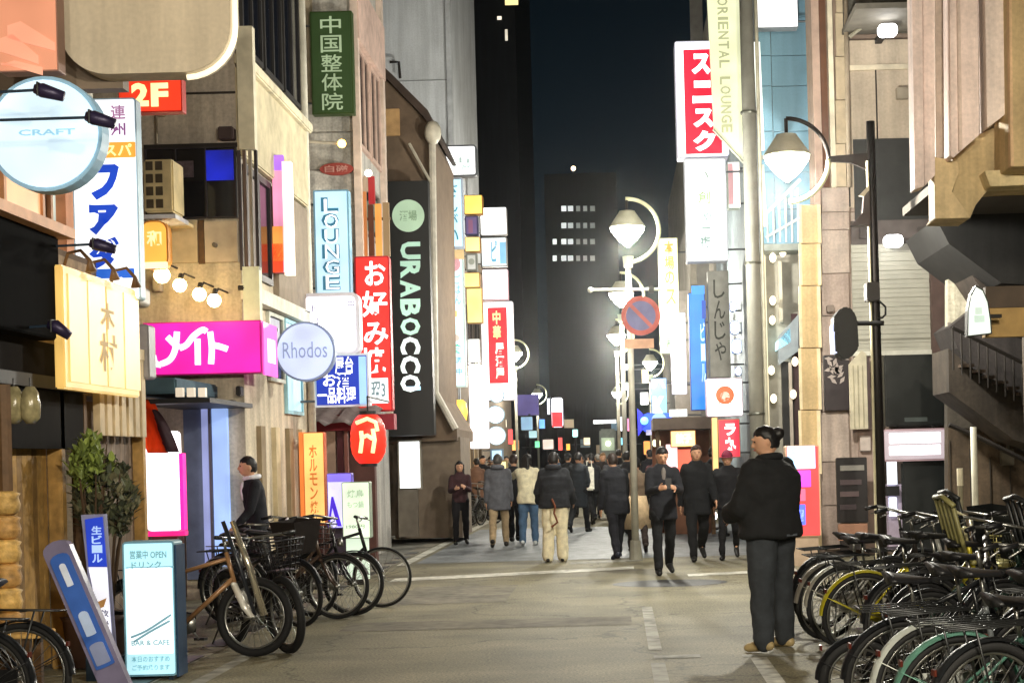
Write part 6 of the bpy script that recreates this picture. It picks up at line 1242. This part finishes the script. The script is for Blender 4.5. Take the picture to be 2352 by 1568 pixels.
        if boots: capsule(b, P(an), P(an+(kn-an)*.8), .052*k, .066*k)
        mobj('shoe', remeshed(b, .012*k, 2), pm(shoe, .5, noise_=.2), t)
    return t, hands
def ppl(label, px, py, H, face, **kw): p = G(px, py); return person(label, p.x, p.y, H, face, **kw)
random.seed(2)
p1, h1 = ppl('big man in black padded coat and dark jeans standing by the yellow bicycle', 1776, 1492, 1.80, -138, near=True, top='#141517', bot='#2f3338', shoe='#a8946a', legs=((5, 2), (-5, 2)), arms=((18, 16, 75), (12, 20, 60)), hem=.86, puff=1.62, wide=1.4, spread=.085, hd=(48, 8), bun=True, collar='#101113', group=None)
b = bmesh.new()
box(b, -.06, .06, .232, .238, .93, .945); obj('back_label', b, pm('#5a6068', .6), p1, world=False)
p2, h2 = ppl('walker in black suit looking down at a phone held in both hands', 1527, 1318, 1.72, 8, near=True, top='#15161c', bot='#0e0f12', legs=((14, 4), (-12, 16)), arms=((25, 10, 75), (25, 10, 75)), hd=(0, 22), inner='#6f6863', wide=1.0, puff=1.08, hem=.74)
def hold(name, label, root, pt, mk):
    w = Matrix.Translation(root.location) @ Matrix.Rotation(root.rotation_euler.z, 4, 'Z') @ pt; mk(w)
def phone(w):
    t = thing('phone', 'small phone held by the walker in the black suit', 'phone', w); obj('case', BX(w.x-.04, w.x+.04, w.y-.005, w.y+.005, w.z-.02, w.z+.12), pm('#1b1b1f', .3), t, bev=.004); obj('screen', BX(w.x-.035, w.x+.035, w.y+.005, w.y+.007, w.z-.01, w.z+.11), em('#dfe8ff', 1.0), t)
hold('phone', '', p2, (h2[0]+h2[1])/2, phone)
ppl('tall walker all in black striding left of the red-hatted one', 1605, 1286, 1.78, 5, top='#101216', bot='#0c0d10', legs=((22, 4), (-20, 24)), hem=.70, puff=1.15, wide=1.05, arms=((-16, 10, 12), (18, 10, 22)), hairc='#3a2b28')
ppl('walker in black with a maroon knitted hat beside the coated man', 1676, 1283, 1.66, -4, top='#141418', bot='#0e0e11', legs=((18, 4), (-17, 24)), hat='#7c2a44', wide=.85, puff=1.2)
ppl('person in dark navy jacket leaning on one leg near the lamp post', 1420, 1284, 1.70, 200, top='#191b22', bot='#11121a', legs=((24, 6), (-16, 4)), lean=12, puff=1.18, wide=1.05, hem=.74, arms=((10, 8, 25), (-6, 8, 20)), hairc='#2a1d16', shoe='#1a2030')
ppl('person in black quilted jacket and wide cream trousers seen from behind', 1277, 1290, 1.68, 176, top='#23252a', bot='#e4d9b8', shoe='#0c0c0e', legs=((3, 2), (-3, 2)), wide=1.3, flare=1.25, puff=1.4, hem=.84, arms=((8, 18, 40), (8, 18, 40)), hood=True, collar='#2b2d33', hairc='#16110f')
tp = bpy.data.objects['trousers.005'] if 'trousers.005' in bpy.data.objects else None
p = G(1277, 1290); cd = thing('cord_strap', 'rust brown cord strap hanging behind the cream trousers', 'strap', (p.x-.02, p.y-.24, .8)); obj('strap', TB([(p.x-.03, p.y-.21, .98), (p.x+.02, p.y-.235, .86), (p.x, p.y-.24, .76), (p.x+.05, p.y-.22, .62), (p.x-.05, p.y-.23, .55)], .016, 6), pm('#6b3a22', .8), cd)
ppl('long haired person in a cream jacket and blue jeans pointing ahead', 1216, 1252, 1.68, 178, top='#ddd4b4', bot='#48627e', shoe='#cfd2d0', legs=((6, 3), (-5, 4)), puff=1.2, hem=.78, wide=1.1, arms=((10, 10, 20), (70, 30, 20)), long_hair=True, hd=(-30, 0))
ppl('person in grey quilted coat and tan trousers walking away', 1148, 1256, 1.72, 182, top='#55565c', bot='#a08b6c', shoe='#191512', legs=((18, 4), (-18, 12)), puff=1.22, hem=.70, hairc='#45423f', arms=((10, 8, 20), (-8, 8, 20)), hood=True, collar='#606168')
ppl('dark clothed person between the grey coat and the cream jacket', 1184, 1244, 1.70, 170, top='#15151a', bot='#101014', legs=((-10, 6), (14, 4)), hairc='#2a1a14', hem=.72)
ppl('long haired woman in dark maroon top and black trousers by the white line', 1060, 1250, 1.58, 6, top='#3a2226', bot='#121014', legs=((5, 2), (-6, 8)), arms=((20, 8, 80), (22, 8, 85)), long_hair=True, wide=1.0, hem=.86, near=True)
sp2, hs = person('man in dark suit and white collar stepping left behind the bicycles', W(588, 1100, 18.0).x, 18.0, 1.72, -68, top='#15161e', bot='#16171c', legs=((14, 4), (-12, 16)), arms=((-22, 10, 20), (14, 8, 30)), inner='#e6e6ee', collar='#e0e0e8', lean=6, near=True, group=None), None
ppl('person in dark olive coat standing under the red lantern', 878, 1246, 1.66, -60, top='#3b3d32', bot='#33352d', legs=((4, 2), (-4, 4)), hem=.60, puff=1.2, arms=((20, 10, 70), (14, 8, 30)), hat='#1f201c')
bgp = G(886, 1246)
for lb, px, py, H, face, kw in (('distant person in black carrying a white bag in mid lane', 1362, 1204, 1.72, 180, dict(top='#121316', bot='#101114')), ('distant person in slate blue coat behind the cream trousers', 1332, 1222, 1.72, 178, dict(top='#2d3238', bot='#15171b', hem=.55)), ('distant person in a dark cap on the crowd left', 1308, 1190, 1.74, 185, dict(top='#1e2024', bot='#17181b', hat='#15161a')),
    ('distant fair haired person facing the camera mid crowd', 1388, 1190, 1.70, 5, dict(top='#2a2422', bot='#15151a', hairc='#8a6a44')), ('distant person in grey jacket and pale trousers near the post', 1408, 1196, 1.70, -10, dict(top='#4a4a4e', bot='#b8b4a6', hairc='#2a1d16')), ('woman in beige skirt and tall dark boots beside the lamp post', 1466, 1268, 1.60, 190, dict(top='#6a5a4a', bot='#2a211c', skirt='#c9b08c', boots=True, shoe='#2a1f1a', hem=.9)),
    ('distant person in black at the edge of the lane by the warm shops', 1112, 1196, 1.72, 0, dict(top='#17171a', bot='#141418')), ('distant person in tan coat close to the warm shopfront', 1098, 1200, 1.66, 175, dict(top='#7a5a48', bot='#26211e', hem=.6)), ('distant person in black beside the blue neon sign', 1496, 1196, 1.74, 180, dict(top='#1b1b20', bot='#131317')),
    ('distant person in brown jacket under the yellow stall sign', 1570, 1206, 1.72, 10, dict(top='#4a3a32', bot='#1c1a1a')), ('distant person in long charcoal coat behind the navy jacket', 1444, 1226, 1.74, 175, dict(top='#2a2a2e', bot='#17171a', hem=.5, puff=1.15)), ('distant person in olive parka in the thick of the crowd', 1338, 1186, 1.68, 8, dict(top='#4a4a3a', bot='#1b1b1c', puff=1.25, hem=.6)), ('distant person with grey hair in black in the thick of the crowd', 1376, 1176, 1.70, 180, dict(top='#1a1a1d', bot='#141416', hairc='#77736e')), ('distant woman in pale pink coat among the crowd', 1402, 1166, 1.62, -8, dict(top='#b89a98', bot='#241f20', hem=.5, long_hair=True)), ('distant tall person in black by the third lamp', 1424, 1180, 1.80, 180, dict(top='#141417', bot='#121215')), ('distant person in blue denim jacket left of mid crowd', 1284, 1168, 1.70, 175, dict(top='#3c4c60', bot='#1d1f24')), ('distant person in white trousers near the crowd centre', 1352, 1168, 1.69, 182, dict(top='#1b1c20', bot='#c9c6ba')), ('distant person in brown coat left of the white line', 1130, 1176, 1.70, 10, dict(top='#55402f', bot='#1d1a18', hem=.55)), ('distant walker in grey suit beside the far left shops', 1166, 1170, 1.72, 0, dict(top='#3a3b40', bot='#2c2d31')), ('distant person in dark red jacket right of the lamp post', 1512, 1222, 1.70, 5, dict(top='#4a2226', bot='#151416', puff=1.15)), ('distant person in black hat and coat between the dark walkers', 1642, 1234, 1.74, 178, dict(top='#141416', bot='#101012', hat='#17171a', hem=.6)), ('distant person far down the lane in white top', 1352, 1150, 1.70, 180, dict(top='#b8b8b4', bot='#26282c')), ('distant dark person far down the lane beside the truck', 1436, 1156, 1.72, 170, dict(top='#1e2022', bot='#17181a'))):
    a_ = random.uniform(6, 22); ppl(lb, px, py, H, face+random.uniform(-25, 25), legs=((a_, 4), (-a_, a_)) if random.random() < .5 else ((-a_, a_), (a_, 4)), arms=((random.uniform(-20, 25), random.uniform(6, 16), random.choice((15, 25, 70))), (random.uniform(-20, 25), random.uniform(6, 16), random.choice((12, 30, 80)))), hd=(random.uniform(-35, 35), random.uniform(-4, 12)), **kw)
def bag(label, x, y, z, c, w=.16, h=.3, dd=.08):
    t = thing('bag', label, 'bag', (x, y, z)); b = BX(x-w, x+w, y-dd, y+dd, z, z+h*2); obj('bag_body', b, cloth(c), t, bev=.03); obj('handle', TB([(x-.06, y, z+h*2-.01), (x-.05, y, z+h*2+.14), (x+.05, y, z+h*2+.14), (x+.06, y, z+h*2-.01)], .01, 6), cloth(c), t)
p = G(1362, 1204); bag('white shoulder bag carried by the distant person in black', p.x-.05, p.y-.26, .82, '#e8e4d4', .11, .28)
p = G(1188, 1244); bag('black hand bag swinging beside the grey coat', p.x-.36, p.y-.1, .45, '#141416', .14, .17)
p = W(1640, 1225, 22.6)
# shop clutter at the far left kerb
random.seed(8)
for i, (lb, px, c) in enumerate((('dark rubbish sack slumped by the far left doorway', 985, '#1d1c1e'), ('grey rubbish sack beside the dark sack', 1010, '#3c3a3a'), ('black crate at the end of the sacks', 1030, '#141416'))):
    q = G(px, 1196); t = thing('rubbish_sack' if i < 2 else 'crate', lb, 'sack' if i < 2 else 'crate', (q.x, q.y, 0))
    if i < 2:
        b = ball(bmesh.new(), (q.x, q.y, .28), .32, .3, .3); capsule(b, (q.x, q.y, .5), (q.x+.05, q.y, .68), .1, .04); mobj('sack', remeshed(b, .03, 2, .05, i*4, 7), pm(c, .4), t); bpy.data.objects[t.name].children[0].data.transform(Matrix.Translation(-t.location))
    else:
        obj('crate', BX(q.x-.25, q.x+.25, q.y-.2, q.y+.2, 0, .06), pm(c), t)
        for xx in (-.25, .22): obj('side', BX(q.x+xx, q.x+xx+.03, q.y-.2, q.y+.2, .06, .35), pm(c), t)
        for yy in (-.2, .17): obj('side', BX(q.x-.22, q.x+.22, q.y+yy, q.y+yy+.03, .06, .35), pm(c), t)

for lb, a, b, sag in (('thin cable run along the left shopfronts above the magenta fascia', (-4.45, 18.9, 3.75), (-4.25, 27, 4.1), .12),):
    a, b = Vector(a), Vector(b); pts = [a.lerp(b, i/20)-Vector((0, 0, sag*4*(i/20)*(1-i/20))) for i in range(21)]
    t = thing('overhead_cable', lb, 'cable', a); obj('strand', TB(pts, .011, 5), pm('#101112', .6), t); obj('clamp', TB([a, a+Vector((-.06, 0, 0))], .03, 6), darkw, t)
# ================================================================== ADDED HAZE VOLUME, IMITATES LENS BLOOM
if HAZE:
    hz = obj('bloom_haze', BX(-40, 40, -14, 215, -1, 50), None); hz['kind'] = 'stuff'
    m = bpy.data.materials.new('bloom_haze'); m.use_nodes = True; n = m.node_tree.nodes; l = m.node_tree.links; n.remove(n['Principled BSDF'])
    v = n.new('ShaderNodeVolumePrincipled'); v.inputs['Color'].default_value = (.97, .985, 1.0, 1); v.inputs['Density'].default_value = HAZE; v.inputs['Anisotropy'].default_value = .965
    l.new(v.outputs[0], n['Material Output'].inputs['Volume']); hz.data.materials.append(m)
